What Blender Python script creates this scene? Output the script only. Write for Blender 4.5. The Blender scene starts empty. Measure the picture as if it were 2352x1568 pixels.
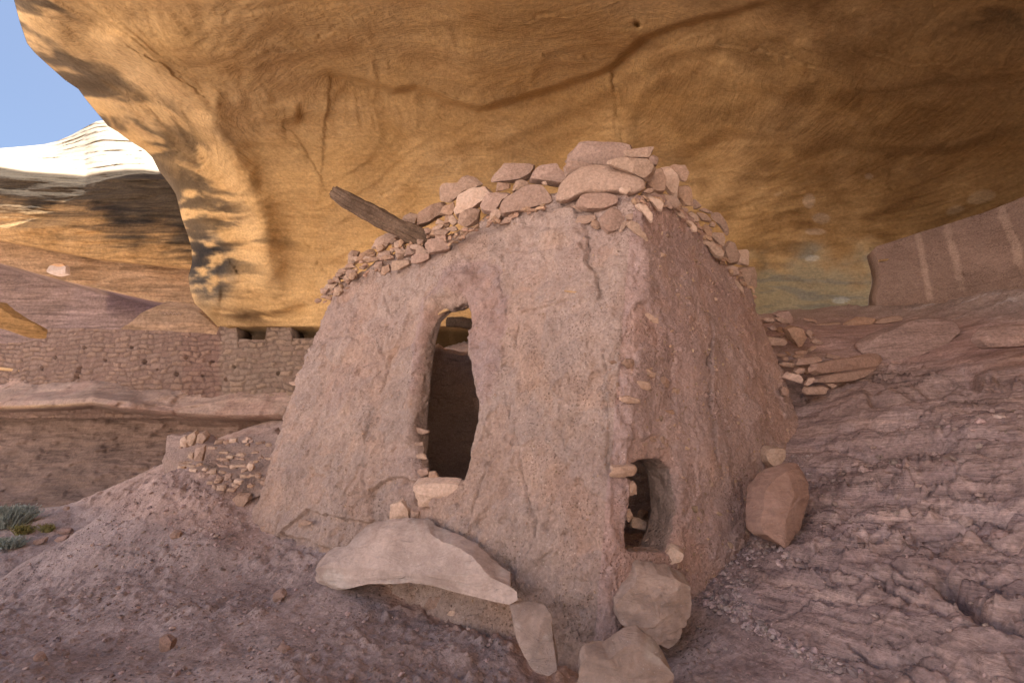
import bpy, math, random
import numpy as np
from mathutils import Vector, Matrix, Quaternion

# ------------------------------------------------------------------ camera, sky, sun, exposure
SC = bpy.context.scene
COL = SC.collection
F, CU, CV = 1110.0, 1176.0, 784.0          # focal length and centre of a 2352 x 1568 picture
PITCH = math.radians(15.0)
SP, CP = math.sin(PITCH), math.cos(PITCH)
cam_d = bpy.data.cameras.new('camera')
cam_d.sensor_width = 36.0
cam_d.sensor_fit = 'HORIZONTAL'
cam_d.lens = 36.0 * F / 2352.0
cam_d.clip_start = 0.05
cam_d.clip_end = 3000
cam = bpy.data.objects.new('camera', cam_d)
cam.location = (0, 0, 0)
cam.rotation_euler = (math.radians(90) + PITCH, 0, 0)
COL.objects.link(cam)
SC.camera = cam

SUN_DIR = Vector((0.33, 0.15, 0.93)).normalized()
world = bpy.data.worlds.new('World')
SC.world = world
world.use_nodes = True
wn = world.node_tree
wn.nodes.clear()
w_out = wn.nodes.new('ShaderNodeOutputWorld')
w_bg = wn.nodes.new('ShaderNodeBackground')
w_sky = wn.nodes.new('ShaderNodeTexSky')
w_sky.sky_type = 'NISHITA'
w_sky.sun_disc = False
w_sky.sun_elevation = math.asin(SUN_DIR.z)
w_sky.sun_rotation = math.atan2(SUN_DIR.x, SUN_DIR.y)
w_sky.altitude = 500
w_sky.air_density = 1.0
w_sky.dust_density = 5.0
w_bg.inputs['Strength'].default_value = 0.058
wn.links.new(w_sky.outputs[0], w_bg.inputs[0])
wn.links.new(w_bg.outputs[0], w_out.inputs[0])

sun_d = bpy.data.lights.new('sun', 'SUN')
sun_d.energy = 5.0
sun_d.angle = math.radians(0.5)
sun_d.color = (1.0, 0.97, 0.94)
sun = bpy.data.objects.new('sun', sun_d)
sun.rotation_mode = 'QUATERNION'
sun.rotation_quaternion = SUN_DIR.to_track_quat('Z', 'Y')
sun.location = (10, 5, 30)
COL.objects.link(sun)

SC.view_settings.view_transform = 'Standard'
SC.view_settings.look = 'None'
SC.view_settings.exposure = 2.18
SC.view_settings.gamma = 1.0
SC.render.engine = 'CYCLES'
SC.cycles.max_bounces = 7
SC.cycles.diffuse_bounces = 6
SC.cycles.glossy_bounces = 2
SC.cycles.caustics_reflective = False
SC.cycles.caustics_refractive = False
SC.cycles.use_denoising = True
SC.cycles.sample_clamp_indirect = 6.0

# ------------------------------------------------------------------ geometry helpers
CAM_R = np.array([1.0, 0, 0])
CAM_U = np.array([0, -SP, CP])
CAM_F = np.array([0, CP, SP])


def ray(u, v):
    x = (np.asarray(u, float) - CU) / F
    y = (CV - np.asarray(v, float)) / F
    x, y = np.broadcast_arrays(x, y)
    return np.stack([x, CP - SP * y, SP + CP * y], -1)


def at(u, v, Y):
    d = ray(u, v)
    return d * (np.asarray(Y, float) / d[..., 1])[..., None]


def at_z(u, v, z):
    d = ray(u, v)
    return d * (z / d[..., 2])[..., None]


def at_vplane(u, v, A, B):
    n = np.array([-(B[1] - A[1]), B[0] - A[0], 0.0])
    d = ray(u, v)
    return d * ((n @ A) / (d @ n))[..., None]


def proj(P):
    P = np.asarray(P, float)
    w = P @ CAM_F
    w = np.where(w < 1e-3, 1e-3, w)
    return np.stack([CU + F * (P @ CAM_R) / w, CV - F * (P @ CAM_U) / w], -1)


def smooth(a, b, x):
    t = np.clip((np.asarray(x, float) - a) / (b - a), 0, 1)
    return t * t * (3 - 2 * t)


_rs = np.random.RandomState(7)
_perm = np.tile(_rs.permutation(256), 3)
_g = _rs.normal(size=(256, 3))
_g /= np.linalg.norm(_g, axis=1)[:, None]
_h = _rs.rand(256, 3)


def perlin(p):
    p = np.asarray(p, float)
    i = np.floor(p).astype(np.int64)
    f = p - i
    i &= 255
    w = f * f * f * (f * (f * 6 - 15) + 10)
    out = 0.0
    for dx in (0, 1):
        wx = w[..., 0] if dx else 1 - w[..., 0]
        for dy in (0, 1):
            wy = w[..., 1] if dy else 1 - w[..., 1]
            for dz in (0, 1):
                wz = w[..., 2] if dz else 1 - w[..., 2]
                h = _perm[_perm[_perm[i[..., 0] + dx] + i[..., 1] + dy] + i[..., 2] + dz]
                g = _g[h]
                out = out + wx * wy * wz * (g[..., 0] * (f[..., 0] - dx) + g[..., 1] * (f[..., 1] - dy) + g[..., 2] * (f[..., 2] - dz))
    return out * 1.5


def fbm(p, octv=4, gain=0.5, lac=2.03):
    p = np.asarray(p, float)
    s, a = 0.0, 1.0
    for k in range(octv):
        s = s + a * perlin(p + 17.3 * k)
        p = p * lac
        a *= gain
    return s


def ridged(p, octv=3, gain=0.5):
    p = np.asarray(p, float)
    s, a = 0.0, 1.0
    for k in range(octv):
        s = s + a * (1 - 2 * np.abs(perlin(p + 31.7 * k)))
        p = p * 2.1
        a *= gain
    return s


def worley(p):
    p = np.asarray(p, float)
    i = np.floor(p).astype(np.int64)
    f = p - i
    f1 = np.full(p.shape[:-1], 9.0)
    f2 = f1.copy()
    cid = np.zeros(p.shape[:-1])
    for dx in (-1, 0, 1):
        for dy in (-1, 0, 1):
            for dz in (-1, 0, 1):
                h = _perm[_perm[_perm[(i[..., 0] + dx) & 255] + ((i[..., 1] + dy) & 255)] + ((i[..., 2] + dz) & 255)]
                q = _h[h] + np.array([dx, dy, dz]) - f
                d = np.sqrt((q * q).sum(-1))
                near = d < f1
                f2 = np.where(near, f1, np.minimum(f2, d))
                cid = np.where(near, h / 255.0, cid)
                f1 = np.where(near, d, f1)
    return f1, f2, cid


def tps(xy, val, lam=1e-4):
    xy = np.asarray(xy, float)
    val = np.asarray(val, float)
    sc = np.abs(xy - xy.mean(0)).max()
    c = xy.mean(0)
    q = (xy - c) / sc

    def k(r2):
        return 0.5 * r2 * np.log(r2 + 1e-12)
    n = len(q)
    A = np.zeros((n + 3, n + 3))
    A[:n, :n] = k(((q[:, None] - q[None]) ** 2).sum(-1)) + lam * np.eye(n)
    A[:n, n] = 1
    A[:n, n + 1:] = q
    A[n, :n] = 1
    A[n + 1:, :n] = q.T
    b = np.zeros(n + 3)
    b[:n] = val
    w = np.linalg.solve(A, b)

    def ev(p):
        p = (np.asarray(p, float) - c) / sc
        out = w[n] + p[..., 0] * w[n + 1] + p[..., 1] * w[n + 2]
        for j in range(n):
            d = p - q[j]
            out = out + w[j] * k((d * d).sum(-1))
        return out
    return ev


def seg_dist(px, line):
    """distance and signed side (+ = below a line drawn left to right) from pixels to a polyline"""
    line = np.asarray(line, float)
    best = np.full(px.shape[:-1], 1e9)
    side = np.zeros(px.shape[:-1])
    arc = np.zeros(px.shape[:-1])
    acc = 0.0
    tot = np.linalg.norm(np.diff(line, axis=0), axis=1).sum()
    for a, b in zip(line[:-1], line[1:]):
        d = b - a
        L = np.hypot(*d)
        t = np.clip(((px - a) @ d) / (L * L), 0, 1)
        e = px - a - t[..., None] * d
        dist = np.hypot(e[..., 0], e[..., 1])
        cr = d[0] * (px[..., 1] - a[1]) - d[1] * (px[..., 0] - a[0])
        m = dist < best
        best = np.where(m, dist, best)
        side = np.where(m, np.sign(cr), side)
        arc = np.where(m, (acc + t * L) / tot, arc)
        acc += L
    return best, side, arc


def inside(px, poly):
    poly = np.asarray(poly, float)
    x, y = px[..., 0], px[..., 1]
    r = np.zeros(x.shape, bool)
    j = len(poly) - 1
    for i in range(len(poly)):
        xi, yi = poly[i]
        xj, yj = poly[j]
        c = ((yi > y) != (yj > y)) & (x < (xj - xi) * (y - yi) / (yj - yi + 1e-12) + xi)
        r ^= c
        j = i
    return r


def poly_sd(px, poly):
    """signed distance to a closed polygon, negative inside"""
    cl = list(poly) + [poly[0]]
    d, _, _ = seg_dist(px, cl)
    return np.where(inside(px, poly), -d, d)


def grid_faces(nr, nc, keep=None, wrap=False, flip=False):
    idx = np.arange(nr * nc).reshape(nr, nc)
    if wrap:
        idx = np.concatenate([idx, idx[:, :1]], 1)
    a, b, c, d = idx[:-1, :-1], idx[:-1, 1:], idx[1:, 1:], idx[1:, :-1]
    q = np.stack([a, d, c, b] if flip else [a, b, c, d], -1)
    if keep is not None:
        q = q[keep]
    return q.reshape(-1, 4)


def link(o, parent=None):
    COL.objects.link(o)
    if parent is not None:
        o.parent = parent
    return o


def mesh_obj(name, V, Q, mat, parent=None, tint=None, loc=None, shade=True, tris=None, mats=None, fmat=None, sharp=None):
    V = np.asarray(V, np.float32).reshape(-1, 3)
    Q = np.asarray(Q, np.int32).reshape(-1, 4) if Q is not None and len(Q) else np.zeros((0, 4), np.int32)
    T = np.asarray(tris, np.int32).reshape(-1, 3) if tris is not None and len(tris) else np.zeros((0, 3), np.int32)
    if loc is not None:
        V = V - np.asarray(loc, np.float32)
    me = bpy.data.meshes.new(name)
    me.vertices.add(len(V))
    me.vertices.foreach_set('co', V.ravel())
    me.loops.add(Q.size + T.size)
    me.loops.foreach_set('vertex_index', np.concatenate([Q.ravel(), T.ravel()]))
    me.polygons.add(len(Q) + len(T))
    st = np.concatenate([np.arange(len(Q)) * 4, Q.size + np.arange(len(T)) * 3]).astype(np.int32)
    me.polygons.foreach_set('loop_start', st)
    me.update(calc_edges=True)
    me.polygons.foreach_set('use_smooth', np.full(len(Q) + len(T), shade))
    at_ = me.attributes.new('tint', 'FLOAT_COLOR', 'POINT')
    c = np.ones((len(V), 4), np.float32)
    if tint is not None:
        c[:, :3] = np.asarray(tint, np.float32).reshape(-1, 3) if np.ndim(tint) > 1 else tint
    at_.data.foreach_set('color', c.ravel())
    for m in (mats or [mat]):
        me.materials.append(m)
    if fmat is not None:
        me.polygons.foreach_set('material_index', np.asarray(fmat, np.int32))
    if shade and sharp:
        me.set_sharp_from_angle(angle=math.radians(sharp))
    me.validate()
    me.update()
    o = bpy.data.objects.new(name, me)
    if loc is not None:
        pl = np.zeros(3)
        if parent is not None:
            pl = np.array(parent.location)
        o.location = tuple(np.asarray(loc, float) - pl)
    elif parent is not None:
        o.location = tuple(-np.array(parent.location))
    return link(o, parent)


def tag(o, label=None, cat=None, group=None, kind=None):
    if label:
        o['label'] = label
    if cat:
        o['category'] = cat
    if group:
        o['group'] = group
    if kind:
        o['kind'] = kind
    return o


def thing(name, loc, label, cat, group=None):
    o = bpy.data.objects.new(name, None)
    o.empty_display_size = 0.2
    o.location = tuple(float(x) for x in loc)
    link(o)
    return tag(o, label, cat, group)


# ------------------------------------------------------------------ materials
def lin(r, g, b):
    f = lambda c: (c / 255 / 12.92) if c / 255 <= 0.04045 else ((c / 255 + 0.055) / 1.055) ** 2.4
    return (f(r), f(g), f(b), 1.0)


def rock_mat(name, cA, cB, scale=1.5, aniso=(1, 1, 1), fine=40.0, bump=0.5, bdist=0.02, midbump=0.5,
             speck=0.0, speck_col=(0.75, 0.7, 0.65, 1), speck_scale=60, streak=0.0, rough=0.95, rand=0.0,
             rand_cols=None, fine_amt=0.35, streak_aniso=(1.2, 1.2, 14), pits=0):
    m = bpy.data.materials.new(name)
    m.use_nodes = True
    nt = m.node_tree
    nt.nodes.clear()
    N, L = nt.nodes.new, nt.links.new
    out = N('ShaderNodeOutputMaterial')
    bs = N('ShaderNodeBsdfPrincipled')
    bs.inputs['Roughness'].default_value = rough
    bs.inputs['Specular IOR Level'].default_value = 0.15
    L(bs.outputs[0], out.inputs[0])
    tc = N('ShaderNodeTexCoord')
    mp = N('ShaderNodeMapping')
    mp.inputs['Scale'].default_value = aniso
    L(tc.outputs['Object'], mp.inputs[0])
    co = mp.outputs[0]
    if rand:
        oi = N('ShaderNodeObjectInfo')
        ad = N('ShaderNodeVectorMath')
        ad.operation = 'ADD'
        ml = N('ShaderNodeMath')
        ml.operation = 'MULTIPLY'
        ml.inputs[1].default_value = 57.0
        L(oi.outputs['Random'], ml.inputs[0])
        L(co, ad.inputs[0])
        L(ml.outputs[0], ad.inputs[1])
        co = ad.outputs[0]

    def noise(sc, det=8, rgh=0.6, dist=0.0, src=None):
        n = N('ShaderNodeTexNoise')
        n.inputs['Scale'].default_value = sc
        n.inputs['Detail'].default_value = det
        n.inputs['Roughness'].default_value = rgh
        n.inputs['Distortion'].default_value = dist
        L(src or co, n.inputs['Vector'])
        return n.outputs['Fac']

    def mr(src, a, b, c, d):
        r = N('ShaderNodeMapRange')
        for k, x in enumerate((a, b, c, d)):
            r.inputs[k + 1].default_value = x
        L(src, r.inputs[0])
        return r.outputs[0]

    def mix(fac, A, B, mode='MIX'):
        x = N('ShaderNodeMix')
        x.data_type = 'RGBA'
        x.blend_type = mode
        for s, val in ((0, fac), (6, A), (7, B)):
            if isinstance(val, (tuple, list, float, int)):
                x.inputs[s].default_value = val
            else:
                L(val, x.inputs[s])
        return x.outputs[2]
    big = noise(scale, 6, 0.62, 0.6)
    col = mix(mr(big, 0.36, 0.64, 0, 1), cA, cB)
    if rand and rand_cols:
        rc = N('ShaderNodeValToRGB')
        rc.color_ramp.interpolation = 'LINEAR'
        el = rc.color_ramp.elements
        for k, c in enumerate(rand_cols):
            e = el[k] if k < 2 else el.new(k / (len(rand_cols) - 1))
            e.position = k / (len(rand_cols) - 1)
            e.color = c
        L(oi.outputs['Random'], rc.inputs[0])
        col = mix(rand, col, rc.outputs[0])
    f1 = noise(fine, 10, 0.72)
    gr = N('ShaderNodeCombineColor')
    v1 = mr(f1, 0.36, 0.66, 1 - fine_amt, 1 + fine_amt)
    for k in range(3):
        L(v1, gr.inputs[k])
    col = mix(1.0, col, gr.outputs[0], 'MULTIPLY')
    if streak:
        mp2 = N('ShaderNodeMapping')
        mp2.inputs['Scale'].default_value = streak_aniso
        L(tc.outputs['Object'], mp2.inputs[0])
        s1 = noise(1.0, 8, 0.65, 1.2, mp2.outputs[0])
        sv = mr(s1, 0.36, 0.64, 1 - streak, 1 + streak)
        g2 = N('ShaderNodeCombineColor')
        for k in range(3):
            L(sv, g2.inputs[k])
        col = mix(1.0, col, g2.outputs[0], 'MULTIPLY')
    if speck:
        vo = N('ShaderNodeTexVoronoi')
        vo.inputs['Scale'].default_value = speck_scale
        L(co, vo.inputs['Vector'])
        n3 = noise(speck_scale * 0.35, 3)
        a = mr(vo.outputs['Distance'], 0.10, 0.22, 1, 0)
        b = mr(n3, 0.52, 0.60, 0, 1)
        mm = N('ShaderNodeMath')
        mm.operation = 'MULTIPLY'
        L(a, mm.inputs[0])
        L(b, mm.inputs[1])
        m2 = N('ShaderNodeMath')
        m2.operation = 'MULTIPLY'
        m2.inputs[1].default_value = speck
        L(mm.outputs[0], m2.inputs[0])
        col = mix(m2.outputs[0], col, speck_col)
    if pits:
        vp = N('ShaderNodeTexVoronoi')
        vp.inputs['Scale'].default_value = pits
        L(co, vp.inputs['Vector'])
        pm = N('ShaderNodeMath')
        pm.operation = 'MULTIPLY'
        L(mr(vp.outputs['Distance'], 0.12, 0.34, 1, 0), pm.inputs[0])
        L(mr(noise(pits * 0.045, 6, 0.7), 0.44, 0.60, 0, 1), pm.inputs[1])
        pc = mix(pm.outputs[0], (1, 1, 1, 1), (0.62, 0.56, 0.52, 1))  # shade inside the pits multiplied into the base colour
        col = mix(1.0, col, pc, 'MULTIPLY')
    ta = N('ShaderNodeAttribute')
    ta.attribute_name = 'tint'
    col = mix(1.0, col, ta.outputs['Color'], 'MULTIPLY')
    L(col, bs.inputs['Base Color'])
    # bump: fine grain over middle lumps
    b1 = N('ShaderNodeBump')
    b1.inputs['Strength'].default_value = midbump
    b1.inputs['Distance'].default_value = bdist * 2.5
    if streak:
        L(s1, b1.inputs['Height'])
    else:
        L(noise(fine * 0.22, 8, 0.65), b1.inputs['Height'])
    b2 = N('ShaderNodeBump')
    b2.inputs['Strength'].default_value = bump
    b2.inputs['Distance'].default_value = bdist
    L(f1, b2.inputs['Height'])
    L(b1.outputs[0], b2.inputs['Normal'])
    last_n = b2.outputs[0]
    if pits:
        b3 = N('ShaderNodeBump')
        b3.invert = True
        b3.inputs['Strength'].default_value = 0.9
        b3.inputs['Distance'].default_value = 0.012
        L(pm.outputs[0], b3.inputs['Height'])
        L(last_n, b3.inputs['Normal'])
        last_n = b3.outputs[0]
    L(last_n, bs.inputs['Normal'])
    return m


M = {}
M['ceiling'] = rock_mat('ochre_sandstone', (0.53, 0.348, 0.148, 1), (0.585, 0.402, 0.192, 1), 0.55, fine=20, bump=0.7,
                        bdist=0.020, midbump=0.45, streak=0.09, fine_amt=0.20, streak_aniso=(1.6, 1.6, 34))
M['far'] = rock_mat('banded_sandstone', (0.30, 0.178, 0.070, 1), (0.36, 0.225, 0.10, 1), 0.35, fine=9, bump=0.7, bdist=0.06,
                    streak=0.30, fine_amt=0.28, streak_aniso=(0.45, 0.45, 6.0))
M['mud'] = rock_mat('mud_plaster', (0.40, 0.315, 0.272, 1), (0.47, 0.372, 0.322, 1), 2.2, fine=44, bump=0.75, bdist=0.020,
                    midbump=1.0, speck=0.8, speck_col=(0.70, 0.62, 0.54, 1), speck_scale=36, fine_amt=0.22, pits=52)
M['masonry'] = rock_mat('mortared_masonry', (0.19, 0.142, 0.112, 1), (0.225, 0.168, 0.134, 1), 1.2, fine=22, bump=0.5, bdist=0.02, fine_amt=0.2)
M['stone'] = rock_mat('pink_sandstone', (0.39, 0.29, 0.222, 1), (0.445, 0.34, 0.27, 1), 3.5, fine=40, bump=0.9, bdist=0.012,
                      midbump=0.9, fine_amt=0.26, rand=0.75, speck=0.45, speck_scale=70,
                      rand_cols=[(0.33, 0.235, 0.195, 1), (0.44, 0.285, 0.18, 1), (0.39, 0.275, 0.23, 1), (0.50, 0.37, 0.275, 1), (0.36, 0.25, 0.19, 1), (0.47, 0.34, 0.26, 1)])
M['slab'] = rock_mat('broken_sandstone_block', (0.36, 0.265, 0.208, 1), (0.46, 0.355, 0.29, 1), 3.0, fine=26, bump=0.5, bdist=0.012, midbump=0.8,
                     fine_amt=0.14, speck=0.5, speck_col=(0.66, 0.6, 0.55, 1), speck_scale=55, streak=0.07, streak_aniso=(5, 5, 16))
M['pale'] = rock_mat('pale_sandstone', (0.50, 0.36, 0.27, 1), (0.58, 0.45, 0.36, 1), 5, fine=40, bump=0.4, bdist=0.012, fine_amt=0.2,
                     rand=0.2, rand_cols=[(0.5, 0.36, 0.26, 1), (0.6, 0.48, 0.38, 1)], speck=0.5, speck_scale=40)
M['ground'] = rock_mat('dusty_rubble', (0.325, 0.258, 0.236, 1), (0.405, 0.328, 0.304, 1), 1.6, fine=40, bump=0.8, bdist=0.012,
                       midbump=0.8, fine_amt=0.3, speck=0.5, speck_col=(0.6, 0.5, 0.45, 1), speck_scale=28, pits=34)
M['ledge'] = rock_mat('ledge_rock', (0.32, 0.235, 0.185, 1), (0.39, 0.29, 0.235, 1), 0.8, fine=18, bump=0.6, bdist=0.03,
                      streak=0.16, fine_amt=0.25, streak_aniso=(0.8, 0.8, 6))
M['bedrock'] = rock_mat('laminated_bedrock', (0.32, 0.252, 0.232, 1), (0.42, 0.338, 0.312, 1), 1.4, fine=38, bump=0.7, bdist=0.016, midbump=0.7,
                        streak=0.22, fine_amt=0.28, streak_aniso=(2.2, 2.2, 22), speck=0.3, speck_scale=30)
M['wood'] = rock_mat('weathered_wood', (0.10, 0.068, 0.046, 1), (0.20, 0.142, 0.10, 1), 3, aniso=(1, 1, 1), fine=45, bump=0.5, bdist=0.008,
                     fine_amt=0.35)
M['straw'] = rock_mat('dry_stick_wood', (0.46, 0.30, 0.15, 1), (0.52, 0.36, 0.20, 1), 6, fine=60, bump=0.3, bdist=0.004, fine_amt=0.2)
M['chalk'] = rock_mat('white_paint_mark', (0.8, 0.8, 0.8, 1), (0.82, 0.82, 0.8, 1), 6, fine=60, bump=0.1, bdist=0.002, fine_amt=0.05)
M['sage'] = rock_mat('grey_green_leaves', (0.27, 0.32, 0.285, 1), (0.36, 0.41, 0.37, 1), 9, fine=50, bump=0.1, bdist=0.002, fine_amt=0.2)
M['weed'] = rock_mat('yellow_green_leaves', (0.20, 0.19, 0.07, 1), (0.26, 0.24, 0.10, 1), 9, fine=50, bump=0.1, bdist=0.002, fine_amt=0.2)

# ------------------------------------------------------------------ cliff overhang (alcove roof)
SIL = np.array([(150, -1700), (60, -1000), (34, -500), (28, -200), (30, -60), (32, 0), (45, 50), (62, 100), (80, 122), (105, 145), (150, 185), (180, 205),
                (200, 232), (225, 262), (248, 290), (270, 303), (300, 325), (333, 345), (350, 362), (365, 392), (390, 425),
                (403, 445), (410, 470), (417, 500), (430, 537), (440, 570), (441, 604), (432, 637), (437, 668), (447, 697), (468, 716), (500, 750)], float)
CEIL_CTRL = [(500, 745, 10.1), (600, 745, 10.0), (700, 745, 9.85), (850, 745, 9.7), (1200, 745, 9.4), (1500, 745, 9.0), (1740, 740, 8.7), (1900, 740, 8.3),
             (2020, 720, 8.0), (2352, 700, 7.2), (440, 600, 9.3), (600, 600, 9.2), (800, 600, 9.4), (1200, 600, 9.1), (1740, 600, 8.7), (2015, 570, 8.0),
             (2352, 455, 6.7), (410, 400, 8.3), (600, 400, 8.0), (900, 400, 8.1), (1200, 400, 8.1), (1600, 400, 8.0), (2000, 400, 7.1), (2352, 330, 5.9),
             (250, 250, 6.9), (500, 250, 6.5), (700, 250, 6.75), (1000, 250, 6.8), (1300, 250, 6.9), (1700, 250, 6.4), (2100, 250, 5.8), (2352, 180, 5.0),
             (90, 100, 5.4), (400, 100, 5.1), (800, 100, 5.3), (1300, 100, 5.4), (1800, 100, 5.1), (2352, 60, 4.3),
             (40, 0, 4.6), (600, 0, 4.45), (1200, 0, 4.5), (1800, 0, 4.4), (2352, -60, 3.7), (30, -400, 2.95), (1176, -400, 2.8), (2352, -400, 2.4),
             (100, -1000, 1.7), (1176, -1000, 1.62), (2352, -1000, 1.3), (1176, -1650, 0.92), (3100, 0, 3.0), (3100, 500, 3.9), (3100, 780, 3.9),
             (3100, -600, 1.7), (2700, 300, 4.9), (2700, 700, 5.3)]
_cc = np.array(CEIL_CTRL)
ceil_lnY = tps(_cc[:, :2], np.log(_cc[:, 2]), 1e-4)


def ceil_Y(px):
    return np.exp(ceil_lnY(np.asarray(px, float)))


# (line, side, amplitude m, decay px): rock on one side of the line is set back (+) with a sharp lip
CEIL_STEPS = [
    ([(690, 168), (760, 160), (830, 180), (900, 198), (960, 190), (1040, 225), (1100, 243), (1180, 218), (1250, 200), (1320, 178), (1400, 150), (1470, 85), (1560, 50), (1700, 15), (1800, -15)], 1, 0.34, 80),
    ([(620, 300), (650, 268), (700, 250), (780, 246), (860, 262), (940, 290), (985, 312)], 1, 0.12, 80),
    ([(1420, 372), (1478, 330), (1474, 280), (1482, 250), (1510, 215), (1560, 170)], -1, -0.09, 130),
    ([(1480, 350), (1570, 330), (1640, 300), (1690, 288), (1760, 302), (1850, 330), (1950, 318), (2060, 330), (2200, 322), (2250, 300), (2380, 270)], 1, 0.13, 150),
    ([(1240, 118), (1330, 100), (1420, 92), (1500, 70)], 1, 0.12, 30),
    ([(960, 172), (1060, 182), (1150, 196), (1250, 185)], 1, 0.07, 40),
    ([(1080, 60), (1190, 50), (1260, 30), (1420, 22)], 1, 0.05, 60),
    ([(235, 40), (300, 75), (360, 120), (440, 165), (500, 190)], 1, 0.10, 40),
    ([(350, 140), (430, 128), (500, 120), (590, 150)], 1, 0.07, 30),
    ([(880, 440), (960, 424), (1060, 420), (1180, 402), (1290, 380)], 1, 0.06, 60),
    ([(1220, 130), (1300, 140), (1380, 130), (1450, 96)], 1, 0.10, 30),
    ([(1630, 90), (1690, 105), (1750, 120), (1860, 158)], 1, 0.04, 40),
    ([(1730, 560), (1850, 548), (2010, 560)], 1, 0.15, 60),
    ([(300, 180), (330, 260), (400, 330), (440, 420), (470, 500)], -1, 0.06, 60),
    ([(480, 700), (560, 716), (640, 705), (720, 690)], 1, 0.25, 40),
    ([(436, 628), (480, 640), (520, 650)], 1, -0.18, 40),
]
CEIL_STEPS += [
    ([(520, 162), (640, 122), (800, 102), (960, 112), (1100, 140), (1220, 152)], 1, 0.08, 50), ([(560, 62), (700, 40), (860, 60), (1000, 50), (1150, 10)], 1, 0.08, 50),
    ([(1000, 335), (1150, 312), (1300, 252), (1450, 165), (1560, 112), (1700, 82)], 1, 0.10, 90), ([(800, 362), (1000, 382), (1150, 352), (1300, 300)], 1, 0.06, 60),
    ([(1500, 422), (1650, 392), (1850, 402), (2050, 380), (2250, 390)], 1, 0.07, 60), ([(1520, 482), (1750, 470), (2000, 490), (2200, 440)], 1, 0.06, 50),
    ([(1560, 205), (1700, 182), (1900, 212), (2100, 190), (2350, 150)], 1, 0.07, 70), ([(120, 90), (200, 130), (300, 220), (360, 300), (400, 380)], -1, 0.10, 40),
    ([(260, 40), (330, 130), (380, 200), (440, 290), (480, 380)], -1, 0.08, 35), ([(640, 470), (760, 500), (900, 490), (1000, 505)], 1, 0.06, 50)]
CEIL_RIDGES = [
    ([(205, 60), (300, 110), (400, 190), (470, 240), (500, 310), (560, 400), (600, 500), (616, 600), (625, 690)], -0.30, 34),
    ([(480, 235), (560, 240), (640, 250), (700, 262)], -0.12, 22),
    ([(1408, 160), (1415, 250), (1425, 340)], 0.03, 4),
    ([(1090, 470), (1200, 420), (1300, 360), (1400, 250), (1420, 200)], 0.12, 80),
]
ceil_rows = np.concatenate([np.linspace(-1650, -40, 44)[:-1], np.linspace(-40, 749, 236)])
tt = np.linspace(0, 1, 600)
umax = 2380.0
cols_in = tt ** 1.15
u0 = np.interp(ceil_rows, SIL[:, 1], SIL[:, 0])
U = u0[:, None] + (umax - u0[:, None]) * cols_in[None]
Uext = np.linspace(2380, 3200, 30)[1:]
U = np.concatenate([U, np.broadcast_to(Uext, (len(ceil_rows), 29))], 1)
Vv = np.broadcast_to(ceil_rows[:, None], U.shape)
PX = np.stack([U, Vv], -1)
Yb = ceil_Y(PX)
P0 = at(U, Vv, Yb)
disp = np.zeros(U.shape)
wob = 7 * perlin(P0 * 1.3) + 3.5 * perlin(P0 * 4.1 + 9)
PXw = PX + np.stack([wob, 7 * perlin(P0 * 1.3 + 40) + 3.5 * perlin(P0 * 4.3 + 23)], -1)
STEPM = np.zeros(U.shape)
for line, sd, amp, dec in CEIL_STEPS:
    ramp = 19 if amp > 0.2 else 34
    d, s, a = seg_dist(PXw, line)
    s = s * sd
    ends = smooth(0, 0.12, a) * smooth(0, 0.12, 1 - a) + 0.0
    prof = np.where(s > 0, np.exp(-d / dec) * smooth(0, ramp, d), 0)
    disp += amp * prof * ends
    STEPM = np.maximum(STEPM, np.abs(prof * ends) * min(1.0, abs(amp) / .12 + .3) * (amp > 0))
for line, amp, wd in CEIL_RIDGES:
    d, s, a = seg_dist(PXw, line)
    disp += amp * np.exp(-(d / wd) ** 2) * smooth(0, 0.1, a) * smooth(0, 0.1, 1 - a)
inframe = smooth(-300, -20, Vv)
W3 = P0 + 0.25 * np.stack([perlin(P0 * .7), perlin(P0 * .7 + 7), perlin(P0 * .7 + 13)], -1)
left = smooth(900, 500, U)
disp += 0.13 * fbm(P0 * 0.5, 2) + 0.007 * fbm(P0 * 2.2 + 60, 4)
disp += 0.017 * (0.35 + 2.2 * left) * (ridged(W3 * [0.7, 0.7, 3.2] + 3, 3) - 1)
disp += 0.011 * (0.5 + 1.2 * left) * fbm(W3 * [1.8, 1.8, 20], 5)
disp += 0.005 * fbm(P0 * 9, 3)
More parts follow.
